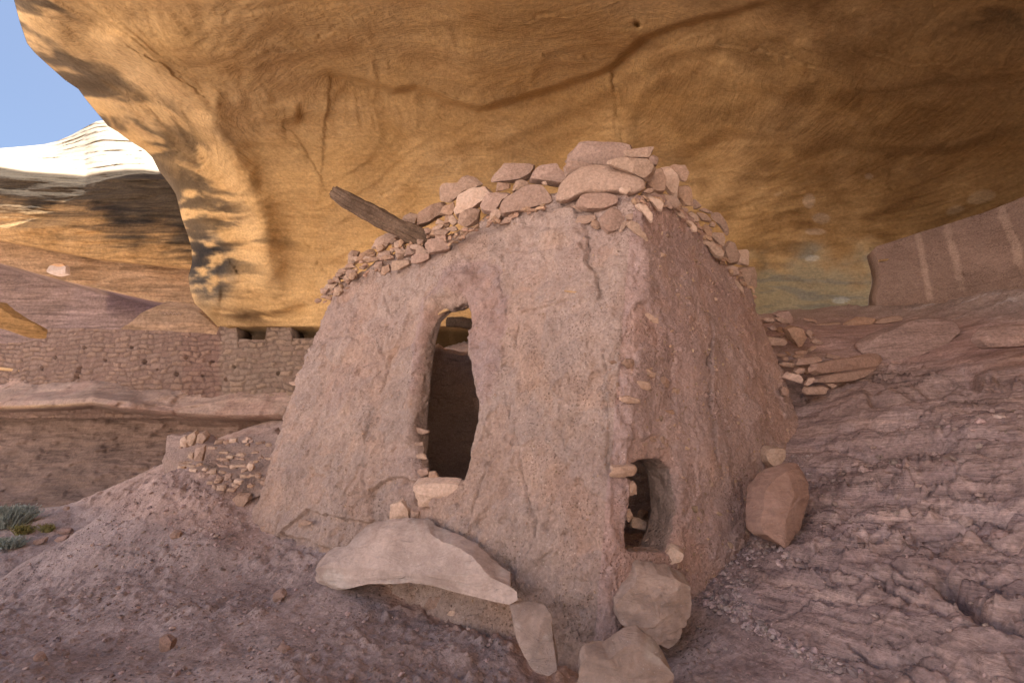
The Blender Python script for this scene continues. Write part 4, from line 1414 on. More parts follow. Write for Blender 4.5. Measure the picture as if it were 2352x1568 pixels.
R_ = [
    (Z6((965, 640), (1000, 560), (1060, 500), (1130, 490), (1160, 600), (1140, 720), (1060, 725), (980, 680)), 'grey pink block right of the big oval boulder at the corner', 0.10, 'stone'),
    (Z6((1100, 490), (1190, 475), (1250, 560), (1280, 650), (1265, 770), (1200, 745), (1140, 660), (1135, 560)), 'pale upright slab second from the oval boulder, stained cream', 0.08, 'pale'),
    (Z6((1185, 480), (1240, 455), (1320, 475), (1370, 550), (1355, 645), (1300, 620), (1240, 540)), 'rounded knob stone topping the right shoulder behind the cream stained slab', 0.30, 'stone'),
    (Z6((1265, 660), (1360, 650), (1400, 760), (1410, 870), (1330, 860), (1270, 770)), 'large leaning brown slab below the rounded knob on the right shoulder', 0.08, 'stone'),
    (Z6((1395, 790), (1420, 780), (1485, 850), (1470, 862), (1410, 880)), 'thin triangular flake sticking out below the leaning brown slab', 0.18, 'stone'),
    (Z6((1035, 740), (1150, 730), (1250, 770), (1280, 830), (1250, 880), (1200, 860), (1130, 785)), None, 0.0, 'stone'),
    (Z6((1120, 800), (1180, 808), (1215, 850), (1200, 885), (1150, 860)), None, 0.0, 'stone'),
    (Z6((1215, 880), (1260, 872), (1320, 920), (1328, 965), (1280, 950)), None, 0.0, 'stone'),
    (Z6((1275, 845), (1350, 870), (1370, 910), (1320, 900)), None, 0.05, 'stone'),
    (Z6((1430, 880), (1500, 862), (1590, 905), (1560, 920)), 'thin flat flake lying highest on the right-hand run of thin slabs', .12, 'stone'),
    (Z6((1430, 890), (1490, 900), (1580, 970), (1570, 1000), (1480, 980)), None, .06, 'stone'),
    (Z6((1540, 910), (1640, 900), (1690, 980), (1740, 1095), (1715, 1125), (1660, 1040), (1580, 960)), 'long curved dark slab overhanging the outer edge of the right wall', .16, 'stone'),
    (Z6((1305, 965), (1340, 958), (1445, 1040), (1440, 1085), (1400, 1085)), None, -.02, 'pale'),
    (Z6((1335, 920), (1390, 890), (1450, 950), (1470, 1000), (1420, 1000)), None, .03, 'stone'),
    (Z6((1480, 1050), (1520, 1005), (1580, 1060), (1575, 1140), (1540, 1130)), None, .03, 'stone'),
    (Z6((1560, 1120), (1600, 1078), (1670, 1090), (1708, 1150), (1690, 1245), (1620, 1190)), 'rounded red stone below the curved dark slab on the right wall', .08, 'stone'),
    (Z6((1400, 1095), (1470, 1080), (1560, 1150), (1680, 1270), (1680, 1335), (1610, 1320), (1530, 1210)), None, .0, 'stone'),
    (Z6((1680, 1250), (1730, 1160), (1770, 1170), (1840, 1290), (1830, 1370), (1740, 1395)), 'smooth domed grey red stone beside the white block on the right wall', .08, 'stone'),
    (Z6((1815, 1240), (1895, 1230), (1925, 1300), (1920, 1400), (1800, 1375), (1840, 1300)), 'square white block, palest stone on the outer end of the right wall', .16, 'pale'),
    (Z6((1690, 1400), (1760, 1380), (1830, 1420), (1825, 1480), (1760, 1500)), None, .02, 'stone'),
    (Z6((1820, 1405), (1960, 1400), (2000, 1470), (1985, 1600), (1930, 1650), (1870, 1560), (1830, 1480)), 'broken block with pale edge, lowest at the outer end of the right wall', .14, 'stone'),
    (Z6((1700, 1480), (1770, 1500), (1850, 1580), (1880, 1660), (1800, 1600)), None, .03, 'stone'),
    (Z6((1540, 1030), (1580, 985), (1610, 1010), (1600, 1045)), None, .1, 'stone'),
    (Z6((1630, 1340), (1690, 1310), (1700, 1370), (1660, 1390)), None, 0, 'stone'),
]
for pl, lb, bk, mt in R_:
    top_stone(pl, lb, back=bk, mat=mt, thick=.65, facets=8, rough=.025)
L5 = [
    (Z5((1065, 495), (1200, 480), (1250, 415), (1310, 430), (1380, 490), (1250, 528), (1150, 612), (1068, 592)), 'angular roof shaped block, leftmost of the high stones above the doorway', .16, 'stone'),
    (Z5((1405, 470), (1450, 400), (1520, 340), (1690, 330), (1732, 345), (1710, 430), (1640, 462), (1420, 492)), 'dome shaped stone split into thin layers, beside the angular block', .22, 'stone'),
    (Z5((1680, 462), (1720, 380), (1760, 335), (1860, 328), (1948, 430), (1915, 495), (1800, 475)), 'sharp edged block standing left of the big oval boulder', .16, 'stone'),
    (Z5((1465, 622), (1560, 560), (1680, 470), (1760, 475), (1850, 560), (1870, 625), (1620, 685), (1500, 702)), 'long lens shaped stone leaning below the sharp edged block', .02, 'stone'),
    (Z5((1345, 640), (1380, 560), (1470, 530), (1565, 540), (1500, 600), (1450, 690), (1370, 680)), 'rounded stone lying left of the long lens shaped stone', .06, 'stone'),
    (Z5((1170, 690), (1190, 560), (1290, 500), (1390, 492), (1450, 545), (1340, 630), (1270, 690), (1190, 710)), 'cream crusted block below the angular roof shaped block', .08, 'pale'),
    (Z5((1185, 760), (1200, 700), (1280, 640), (1350, 650), (1340, 740), (1250, 800)), None, .02, 'stone'),
    (Z5((1390, 750), (1420, 680), (1460, 645), (1510, 690), (1470, 740)), None, .0, 'stone'),
    (Z5((905, 785), (915, 690), (1000, 630), (1090, 598), (1118, 620), (1085, 700), (980, 760)), 'wide pinkish block just above the butt of the wooden beam', .08, 'stone'),
    (Z5((800, 760), (820, 705), (860, 675), (925, 690), (905, 760), (860, 780)), 'squat stone behind the middle of the wooden beam', .14, 'stone'),
    (Z5((960, 895), (1010, 850), (1080, 855), (1148, 905), (1142, 940), (1060, 955), (990, 965)), 'oval tan stone wedged against the butt of the wooden beam', -.06, 'stone'),
    (Z5((588, 925), (630, 860), (700, 815), (780, 810), (800, 850), (720, 900), (650, 930)), 'smooth rounded stone under the beam on the left run of the wall top', .08, 'stone'),
    (Z5((750, 880), (790, 865), (825, 890), (820, 990), (770, 1005)), 'upright slab set on edge below the wooden beam', -.02, 'stone'),
    (Z5((870, 985), (900, 955), (1000, 960), (1008, 1000), (900, 1045), (868, 1040)), None, -.04, 'stone'),
    (Z5((732, 1095), (745, 1010), (860, 1000), (872, 1030), (800, 1075)), None, -.04, 'stone'),
    (Z5((433, 1045), (440, 950), (460, 935), (515, 945), (500, 1020), (470, 1050)), 'blocky upright stone near the low left end of the wall top', .06, 'stone'),
    (Z5((480, 1030), (520, 960), (580, 928), (640, 930), (630, 980), (560, 1010)), 'tilted thick slab beside the blocky upright stone', .03, 'stone'),
    (Z5((610, 1050), (630, 1020), (675, 1010), (680, 1070), (650, 1095)), None, 0, 'stone'),
    (Z5((655, 1100), (680, 1050), (720, 1035), (735, 1080), (690, 1120)), None, 0, 'stone'),
    (Z5((418, 1105), (440, 1070), (500, 1068), (495, 1110), (450, 1135)), None, 0, 'stone'),
    (Z5((358, 1140), (370, 1070), (420, 1045), (432, 1080), (400, 1140)), None, .03, 'stone'),
    (Z5((258, 1225), (290, 1175), (345, 1145), (372, 1160), (330, 1225)), 'smooth leaf shaped stone near the far left end of the wall top', .04, 'stone'),
    (Z5((335, 1250), (350, 1195), (400, 1180), (405, 1230), (370, 1260)), None, 0, 'stone'),
    (Z5((200, 1290), (225, 1268), (262, 1280), (255, 1300), (220, 1305)), 'little grey stone at the very left tip of the wall top', .05, 'stone'),
    (Z5((240, 1268), (270, 1240), (310, 1245), (300, 1270)), None, .04, 'stone'),
    (Z5((275, 1278), (300, 1252), (332, 1260), (320, 1285)), None, .02, 'stone'),
    (Z5((1455, 535), (1465, 478), (1555, 475), (1560, 515), (1500, 535)), None, .1, 'stone'),
    (Z5((1570, 540), (1585, 465), (1640, 448), (1690, 470), (1640, 520)), None, .1, 'stone'),
    (Z5((1060, 690), (1090, 640), (1170, 600), (1180, 650), (1150, 710)), None, .06, 'stone'),
    (Z5((995, 840), (1030, 790), (1110, 775), (1130, 800), (1060, 850)), None, 0, 'stone'),
    (Z5((1100, 790), (1180, 770), (1200, 800), (1160, 820)), None, 0, 'stone'),
    (Z5((1110, 720), (1160, 690), (1200, 740), (1160, 780)), None, .02, 'stone'),
    (Z5((1480, 770), (1520, 710), (1580, 705), (1560, 750)), None, 0, 'stone'),
    (Z5((640, 975), (660, 935), (740, 940), (735, 985), (690, 1000)), None, .0, 'stone'),
    (Z5((560, 1030), (590, 990), (640, 980), (650, 1010)), None, 0, 'stone'),
    (Z5((820, 980), (850, 900), (920, 890), (930, 950), (870, 980)), None, .0, 'stone'),
    (Z5((910, 930), (960, 925), (1000, 950), (960, 975), (900, 965)), None, -.03, 'stone'),
    (Z5((700, 870), (760, 850), (780, 870), (740, 900)), None, .02, 'stone'),
    (Z5((640, 910), (690, 880), (720, 900), (700, 930)), None, 0, 'stone'),
    (Z5((1620, 670), (1650, 635), (1700, 640), (1690, 680)), None, -.04, 'stone'),
    (Z5((1770, 470), (1800, 462), (1815, 490), (1790, 495)), None, .04, 'pale'),
]
for pl, lb, bk, mt in L5:
    top_stone(pl, lb, back=bk, mat=mt, thick=.8, facets=8, rough=.025)
# small fill stones bedded in the mud of the wall top
rs = np.random.RandomState(5)


def rand_poly(cx, cy, w, h, rot=0, n=7):
    t = np.sort(rs.uniform(0, 2 * math.pi, n) * 0.25 + np.linspace(0, 2 * math.pi, n, endpoint=False))
    r = rs.uniform(.75, 1.1, n)
    x, y = w / 2 * r * np.cos(t), h / 2 * r * np.sin(t)
    c, s = math.cos(rot), math.sin(rot)
    return [(cx + c * a - s * b, cy + s * a + c * b) for a, b in zip(x, y)]


fl = np.array([(725, 695), (800, 640), (860, 600), (930, 585), (1000, 560), (1050, 530), (1110, 500), (1180, 490)])
med = np.array([(745, 672), (800, 628), (860, 588), (930, 566), (1000, 540), (1050, 512), (1110, 478), (1180, 462), (1270, 440)])
for k in range(46):
    i = rs.uniform(0, 4.6)
    j = min(int(i), len(med) - 2)
    sc_ = 0.65 + 0.5 * i / len(med)
    p = med[j] + (med[j + 1] - med[j]) * (i - j) + [0, rs.uniform(-26, 14)]
    top_stone(rand_poly(p[0], p[1], rs.uniform(30, 54) * sc_, rs.uniform(17, 30) * sc_, -0.35 + .35 * rs.normal(), n=6), None, back=rs.uniform(-.08, .10), thick=.9, nth=36, nph=16)
fills = []


def fill(poly, Y):
    c, W, Q = stone_mesh(poly, Y, thick=.95, nth=22, nph=12, facets=6, rough=.05)
    fills.append((W + c, Q))


for k in range(110):
    i = rs.uniform(0, 1) ** 1.3 * (len(med) - 1)
    j = min(int(i), len(med) - 2)
    sc_ = 0.65 + 0.5 * i / len(med)
    p = med[j] + (med[j + 1] - med[j]) * (i - j) + [0, rs.uniform(-16, 34) if i < 4.5 else rs.uniform(22, 40)]
    fill(rand_poly(p[0], p[1], rs.uniform(9, 26) * sc_, rs.uniform(6, 14) * sc_, -0.4 + .35 * rs.normal()), top_Y(p[0], p[1], rs.uniform(-.06, .06) - (.03 if p[1] > np.interp(p[0], med[:, 0], med[:, 1]) + 10 else 0)))
rl = np.array([(1460, 455), (1500, 452), (1560, 480), (1600, 520), (1640, 570), (1680, 625), (1725, 675)])
for k in range(90):
    i = rs.uniform(0, len(rl) - 1)
    j = min(int(i), len(rl) - 2)
    p = rl[j] + (rl[j + 1] - rl[j]) * (i - j) + rs.uniform(-8, 12, 2) * [1, 1]
    fill(rand_poly(p[0], p[1], rs.uniform(10, 28), rs.uniform(6, 12), 0.75 + .2 * rs.normal()), top_Y(p[0], p[1], rs.uniform(-.04, .08)))
fv, fq, fo_ = [], [], 0
for W, Q in fills:
    fv.append(W)
    fq.append(Q + fo_)
    fo_ += len(W)
fcol = np.concatenate([np.tile(np.array([1, 1, 1]) * rs.uniform(.82, 1.15) * np.array([1, rs.uniform(.94, 1.03), rs.uniform(.9, 1.05)]), (len(W), 1)) for W, Q in fills])
fo = mesh_obj('chinking_stones', np.concatenate(fv), np.concatenate(fq), M['stone'], house, tint=fcol, sharp=32)
fo['kind'] = 'stuff'

# the white mark on the crowning slab
def tube(name, pts, rad_, mat, parent=None, nseg=10, loc=None, rough=0.0, seed=0, caps=True, sub=1):
    pts = np.array(pts, float)
    n = len(pts)
    tt_ = np.linspace(0, n - 1, max(n, int(sub * n)))
    pts2 = np.stack([np.interp(tt_, np.arange(n), pts[:, k]) for k in range(3)], 1)
    r2 = np.interp(tt_, np.arange(n), np.broadcast_to(rad_, n))
    tg = np.gradient(pts2, axis=0)
    tg /= np.linalg.norm(tg, axis=1)[:, None] + 1e-9
    up = np.array([.3, .2, 1.0])
    sd_ = np.cross(tg, up)
    sd_ /= np.linalg.norm(sd_, axis=1)[:, None] + 1e-9
    u2 = np.cross(sd_, tg)
    th = np.linspace(0, 2 * math.pi, nseg, endpoint=False)
    ringp = pts2[:, None] + r2[:, None, None] * (np.cos(th)[None, :, None] * sd_[:, None] + np.sin(th)[None, :, None] * u2[:, None])
    if rough:
        ax = np.cumsum(np.r_[0, np.linalg.norm(np.diff(pts2, axis=0), axis=1)])
        q = np.stack([np.cos(th)[None] * 1.0 + 0 * ax[:, None], np.sin(th)[None] * 1.0 + 0 * ax[:, None], ax[:, None] / (r2.mean() * 9) + 0 * th[None]], -1)
        d = rough * (fbm(q * 2.6 + seed, 3) * 0.5 - 0.7 * np.abs(perlin(q * [5.2, 5.2, .35] + seed)) - .3 * np.abs(perlin(q * [11, 11, .5] + seed)))
        ringp = ringp + d[..., None] * r2[:, None, None] * (np.cos(th)[None, :, None] * sd_[:, None] + np.sin(th)[None, :, None] * u2[:, None])
    V = np.concatenate([ringp.reshape(-1, 3), ringp[0].mean(0)[None], ringp[-1].mean(0)[None]])
    Q = grid_faces(len(pts2), nseg, wrap=True)
    k0, k1 = len(pts2) * nseg, len(pts2) * nseg + 1
    i = np.arange(nseg)
    T = np.concatenate([np.stack([np.full(nseg, k0), i, (i + 1) % nseg], -1), np.stack([np.full(nseg, k1), (len(pts2) - 1) * nseg + (i + 1) % nseg, (len(pts2) - 1) * nseg + i], -1)])
    return mesh_obj(name, V, Q, mat, parent, tris=T, loc=loc)


SC.view_layers[0].update()


def on_obj(o, u, v, lift=0.002):
    d = Vector([float(x) for x in ray(u, v)])
    inv = Matrix.Translation(-Vector(o.location))
    ok, hit, n, _ = o.ray_cast(inv @ Vector((0, 0, 0)), d)
    if not ok:
        return None, None
    w = np.array(hit) + np.array(o.location)
    return w + np.array(n) * lift, np.array(n)


mk = [(1410.5, 325.5), (1408.2, 327), (1407, 330), (1407.2, 333), (1409, 334.5), (1410.6, 332.5), (1409.5, 330.5), (1408, 331)]
pts = [on_obj(big, u, v, .001)[0] for u, v in mk]
if all(p is not None for p in pts):
    tube('painted_mark', pts, .0035, M['chalk'], big, nseg=6, loc=pts[0])['label'] = 'small white curl like a figure six'

# stones bedded in the faces of the house wall
FACE = [
    (ZR((800, 215), (840, 205), (965, 270), (980, 310), (940, 342), (860, 285)), 'right', 'pale'), (ZR((1045, 335), (1075, 340), (1105, 395), (1080, 385)), 'right', 'stone'),
    (ZR((640, 620), (670, 580), (740, 590), (745, 640), (690, 668)), 'right', 'stone'), (ZR((800, 670), (840, 655), (915, 705), (900, 745), (840, 720)), 'right', 'pale'),
    (ZR((715, 750), (800, 745), (865, 770), (860, 840), (800, 830), (760, 790)), 'right', 'pale'), (ZR((925, 740), (970, 705), (1025, 770), (1000, 825), (950, 800)), 'right', 'pale'),
    (ZR((900, 830), (930, 815), (965, 860), (940, 885)), 'right', 'pale'), (ZR((1015, 825), (1055, 808), (1105, 825), (1090, 878)), 'right', 'stone'),
    (ZR((610, 885), (690, 872), (795, 905), (785, 940), (690, 940), (615, 915)), 'right', 'pale'), (ZR((955, 985), (1050, 985), (1055, 1050), (1000, 1030)), 'right', 'pale'),
    (ZR((1085, 1010), (1140, 1015), (1250, 1085), (1225, 1185), (1170, 1115), (1095, 1080)), 'right', 'pale'), (ZR((1365, 500), (1420, 490), (1475, 600), (1460, 638), (1390, 600)), 'right', 'pale'),
    (ZR((1305, 650), (1340, 640), (1380, 740), (1310, 700)), 'right', 'stone'), (ZR((1510, 690), (1535, 620), (1565, 660), (1555, 730)), 'right', 'stone'),
    (ZR((1685, 930), (1705, 925), (1745, 990), (1725, 1000)), 'right', 'pale'), (ZR((1775, 960), (1820, 925), (1850, 960), (1840, 1000)), 'right', 'stone'),
    (ZR((840, 1190), (880, 1180), (920, 1245), (870, 1235)), 'right', 'stone'), (ZR((925, 1220), (960, 1168), (1000, 1200), (1000, 1280), (940, 1270)), 'right', 'stone'),
    (ZR((1090, 1240), (1140, 1205), (1192, 1260), (1160, 1312), (1105, 1300)), 'right', 'stone'), (ZR((1240, 1300), (1260, 1290), (1290, 1335), (1250, 1338)), 'right', 'pale'),
    (ZR((530, 1500), (545, 1430), (620, 1425), (740, 1418), (770, 1450), (755, 1500), (650, 1522), (545, 1526)), 'right', 'pale'),
    (ZH((545, 250), (580, 210), (640, 180), (668, 205), (678, 260), (610, 292)), 'right', 'pale'), (ZH((580, 440), (585, 375), (620, 368), (642, 430), (610, 470)), 'right', 'stone'),
    (ZR((1000, 590), (1060, 585), (1085, 605), (1040, 620)), 'right', 'stone'), (ZR((540, 605), (575, 590), (610, 615), (560, 632)), 'right', 'stone'),
    (ZR((590, 780), (615, 762), (628, 800), (600, 806)), 'right', 'pale'), (ZR((745, 650), (775, 645), (775, 690), (750, 695)), 'right', 'pale'), (ZR((1120, 135), (1135, 70), (1145, 95), (1135, 130)), 'right', 'pale'),
    (ZD((405, 935), (490, 965), (485, 975), (440, 985), (405, 975)), 'front', 'stone'), (ZD((400, 1030), (450, 1020), (455, 1045), (405, 1045)), 'front', 'stone'),
    (ZD((410, 1095), (450, 1085), (478, 1110), (460, 1125), (415, 1115)), 'front', 'pale'), (ZD((410, 1190), (430, 1170), (480, 1170), (485, 1205), (440, 1220)), 'front', 'pale'),
    (ZD((480, 1190), (520, 1185), (545, 1225), (480, 1228)), 'front', 'stone'),
    (ZD((405, 1240), (470, 1235), (600, 1230), (660, 1238), (640, 1290), (590, 1370), (540, 1388), (440, 1392), (398, 1335)), 'front', 'pale'),
    (ZD((262, 1350), (330, 1335), (382, 1400), (378, 1472), (270, 1480), (264, 1420)), 'front', 'pale'), (ZD((380, 1400), (430, 1410), (430, 1450), (385, 1450)), 'front', 'stone'),
    (ZL((1168, 1120), (1240, 1115), (1330, 1135), (1200, 1175), (1170, 1178)), 'front', 'stone'), (ZL((820, 1180), (885, 1170), (880, 1245), (825, 1220)), 'front', 'stone'),
    (ZL((555, 930), (620, 870), (720, 880), (725, 930), (670, 1030), (600, 1105), (590, 1010)), 'front', 'stone'), (ZL((1660, 350), (1780, 325), (1750, 375), (1670, 375)), 'front', 'stone'),
    (ZS((1070, 985), (1150, 870), (1240, 860), (1260, 920), (1200, 1010), (1100, 1060)), 'front', 'stone'), (ZS((1265, 1030), (1320, 980), (1420, 1050), (1340, 1070)), 'front', 'pale'),
    (ZS((1650, 1080), (1670, 990), (1690, 1000), (1670, 1110)), 'front', 'pale'), (ZS((1840, 690), (1860, 675), (1882, 700), (1862, 712)), 'front', 'pale'),
    (Z4((2020, 1205), (2100, 1195), (2180, 1205), (2120, 1225), (2040, 1225)), 'front', 'stone'), (Z4((1970, 1260), (2060, 1250), (2110, 1280), (2020, 1285)), 'front', 'stone'),
    (Z4((2040, 1235), (2120, 1240), (2100, 1270), (2050, 1262)), 'front', 'stone'),
]
for pl, wh, mt in FACE:
    c_ = cen(pl)
    p, n = wall_pt(c_[0], c_[1], wh, 0.005)
    wpx = np.ptp(np.array(pl)[:, 0])
    big_ = wpx > 32
    stone('bedded_stone', pl, p[1] + (.0 if big_ else .012), mt if big_ else 'stone', parent=house, thick=.75, nth=44, nph=20, facets=9, rough=.06, shear=(.5 if wh == 'right' else -.4, .1), tint=(.92, .88, .86) if wh == 'right' else (1.0, .98, .97))

# timber
def wp(u, v, Y): return at(u, v, Y)


beam = tube('roof_beam', [wp(766, 441, 4.72), wp(800, 462, 4.74), (wp(850, 488, 4.77)), wp(900, 514, 4.80), wp(945, 538, 4.84), wp(985, 558, 4.9), wp(1040, 590, 5.1)],
            [.070, .090, .100, .106, .114, .120, .120], M['wood'], house, nseg=64, rough=.55, seed=3, sub=16, loc=wp(900, 514, 4.8))
beam['label'] = 'weathered grey brown roof beam jutting out to the left'
# splintered end and knots of the beam
for k, (u, v, r_) in enumerate([(812, 481, .030), (830, 494, .032), (951, 533, .018)]):
    tube('knot', [wp(u, v - 5, 4.71), wp(u + 1, v, 4.70), wp(u + 2, v + 5, 4.72)], [r_ * .5, r_, r_ * .5], M['wood'], beam, nseg=12, rough=.4, seed=k + 9, sub=5, loc=wp(u, v, 4.70))
for k, (u, v, du_, dv_) in enumerate([(768, 437, -4, -4), (775, 436, -5, -3), (767, 447, -4, 1), (769, 454, -4, 3), (781, 440, -7, -5), (772, 460, -5, 2)]):
    tube('splinter', [wp(u + 14, v + 8, 4.73), wp(u, v, 4.72), wp(u + du_, v + dv_, 4.72)], [.02, .014, .002], M['wood'], beam, nseg=7, rough=.3, seed=k, sub=4, loc=wp(u, v, 4.72))
p, n = wall_pt(1035, 706, 'front', -.05)
tube('lintel_stick', [wp(1006, 722, p[1] + .08), wp(1022, 713, p[1] + .05), wp(1045, 705, p[1] + .03), wp(1070, 692, p[1] + .0)], [.010, .018, .020, .012], M['straw'], house, nseg=10, rough=.35, seed=4, sub=8, loc=p)
tube('lintel_stick', [wp(1054, 678, p[1] - .02), wp(1062, 688, p[1] - .02), wp(1072, 706, p[1] - .02)], [.006, .013, .010], M['straw'], house, nseg=8, rough=.3, seed=6, sub=6, loc=p)
p, n = wall_pt(1345, 675, 'front', .01)
tube('bedded_stick', [wp(1296, 668, p[1] + .05), wp(1330, 672, p[1] + .02), wp(1360, 678, p[1] - .01), wp(1385, 684, p[1] - .02)], [.006, .010, .010, .006], M['straw'], house, nseg=8, rough=.3, seed=8, sub=6, loc=p)
tube('roof_beam', [wp(1028, 740, 7.0), wp(1060, 741, 6.95), wp(1100, 748, 6.9)], [.085, .09, .09], M['wood'], house, nseg=20, rough=.4, seed=12, sub=12, loc=wp(1060, 741, 6.95))

# ------------------------------------------------------------------ free rocks round the house
def crust(P):
    n = fbm(P * 3, 3) + .5 * fbm(P * 11, 3)
    g_ = 1 + .22 * fbm(P * 1.9 + 4, 3)[:, None]
    return g_ * np.array([1.06, 1.12, 1.2]) + (smooth(.1, .7, n) * .55)[:, None] * np.array([.5, .8, 1.0])


def crust_dull(P):
    return crust(P) * np.array([.86, .83, .80]) * (1 - .25 * smooth(.0, .5, fbm(P * 4.5 + 8, 4)))[:, None]


stone('rock_slab', ZS((220, 790), (240, 660), (340, 560), (430, 560), (600, 390), (680, 350), (900, 325), (1100, 330), (1230, 410), (1400, 470), (1480, 520), (1570, 600), (1700, 720), (1770, 760), (1775, 830), (1750, 920), (1650, 910), (1400, 832), (1300, 812), (1180, 757), (950, 750), (830, 780), (640, 795), (540, 825), (440, 875), (360, 905), (290, 865), (230, 825)),
      3.74, 'slab', shear=(-.5, .6), label='broad crescent shaped pale slab lying like a doorstep below the doorway', cat='rock', thick=.8, box=.16, nth=190, nph=70, facets=2, rough=.038, tint=crust)
stone('boulder', ZH((505, 980), (640, 830), (650, 755), (790, 770), (900, 800), (1030, 885), (1048, 1010), (1030, 1090), (940, 1190), (900, 1310), (860, 1350), (760, 1270), (680, 1210), (510, 1100)),
      3.2, 'slab', shear=(.1, .5), label='large creased boulder at the foot of the house corner, below the small opening', cat='rock', thick=.8, box=.24, nth=150, nph=64, facets=8, rough=.05, tint=crust_dull)
stone('boulder', ZH((240, 1600), (250, 1410), (300, 1350), (450, 1350), (600, 1262), (690, 1240), (830, 1350), (895, 1460), (885, 1530), (760, 1640), (600, 1700), (300, 1690)),
      2.56, 'slab', shear=(0, .35), label='flat pinkish boulder cut off by the bottom edge of the picture', cat='rock', thick=.7, box=.24, nth=130, nph=54, facets=7, rough=.03, tint=crust_dull)
stone('boulder', ZS((1775, 990), (1900, 975), (2090, 965), (2115, 1050), (2130, 1220), (2165, 1430), (2050, 1482), (1960, 1470), (1860, 1300), (1815, 1200)),
      3.0, 'slab', shear=(-.3, .7), label='upright tapering block set in the mud at the left of the house corner', cat='rock', thick=.8, nth=90, nph=40, facets=9, rough=.035, tint=crust_dull)
stone('boulder', ZB((75, 790), (90, 600), (130, 530), (250, 450), (305, 440), (345, 520), (335, 640), (305, 760), (310, 800), (230, 880), (150, 870), (85, 835)),
      3.58, 'slab', shear=(.3, .5), label='tall red boulder standing on the gravel right of the house', cat='rock', thick=.9, box=.22, nth=120, nph=50, facets=12, rough=.035, tint=(0.82, .72, .72))
stone('boulder', ZB((118, 425), (140, 385), (215, 380), (237, 440), (205, 465), (165, 497), (130, 465)), 4.15, 'stone', label='small rounded rock wedged above the tall red boulder against the wall', cat='rock', thick=.95, nth=50, nph=22, rough=.025)
hs = [(ZH((620, 470), (635, 430), (680, 435), (760, 470), (755, 515), (620, 500)), 3.95, 'loose grey slab lying inside the small opening', 'pale', .6),
      (ZH((720, 600), (770, 560), (832, 540), (835, 620), (770, 642)), 3.72, 'flat grey stone on the sill of the small opening', 'pale', .7),
      (ZH((620, 690), (630, 642), (760, 640), (820, 660), (822, 770), (770, 750), (700, 705)), 3.52, 'broken brown slab lying on top of the creased boulder', 'stone', .7),
      (ZH((822, 740), (830, 690), (900, 615), (960, 640), (1000, 680), (985, 715), (880, 755)), 3.50, 'white crusted stone right of the small opening at ground level', 'pale', .8),
      (ZH((650, 440), (690, 380), (750, 390), (740, 450)), 4.3, 'dark stone deep inside the small opening', 'stone', .8)]
for pl, Y, lb, mt, tk in hs:
    stone('loose_stone', pl, Y, mt, label=lb, cat='stone', thick=tk, nth=48, nph=20, facets=9, rough=.03, group='loose stones round the small opening')
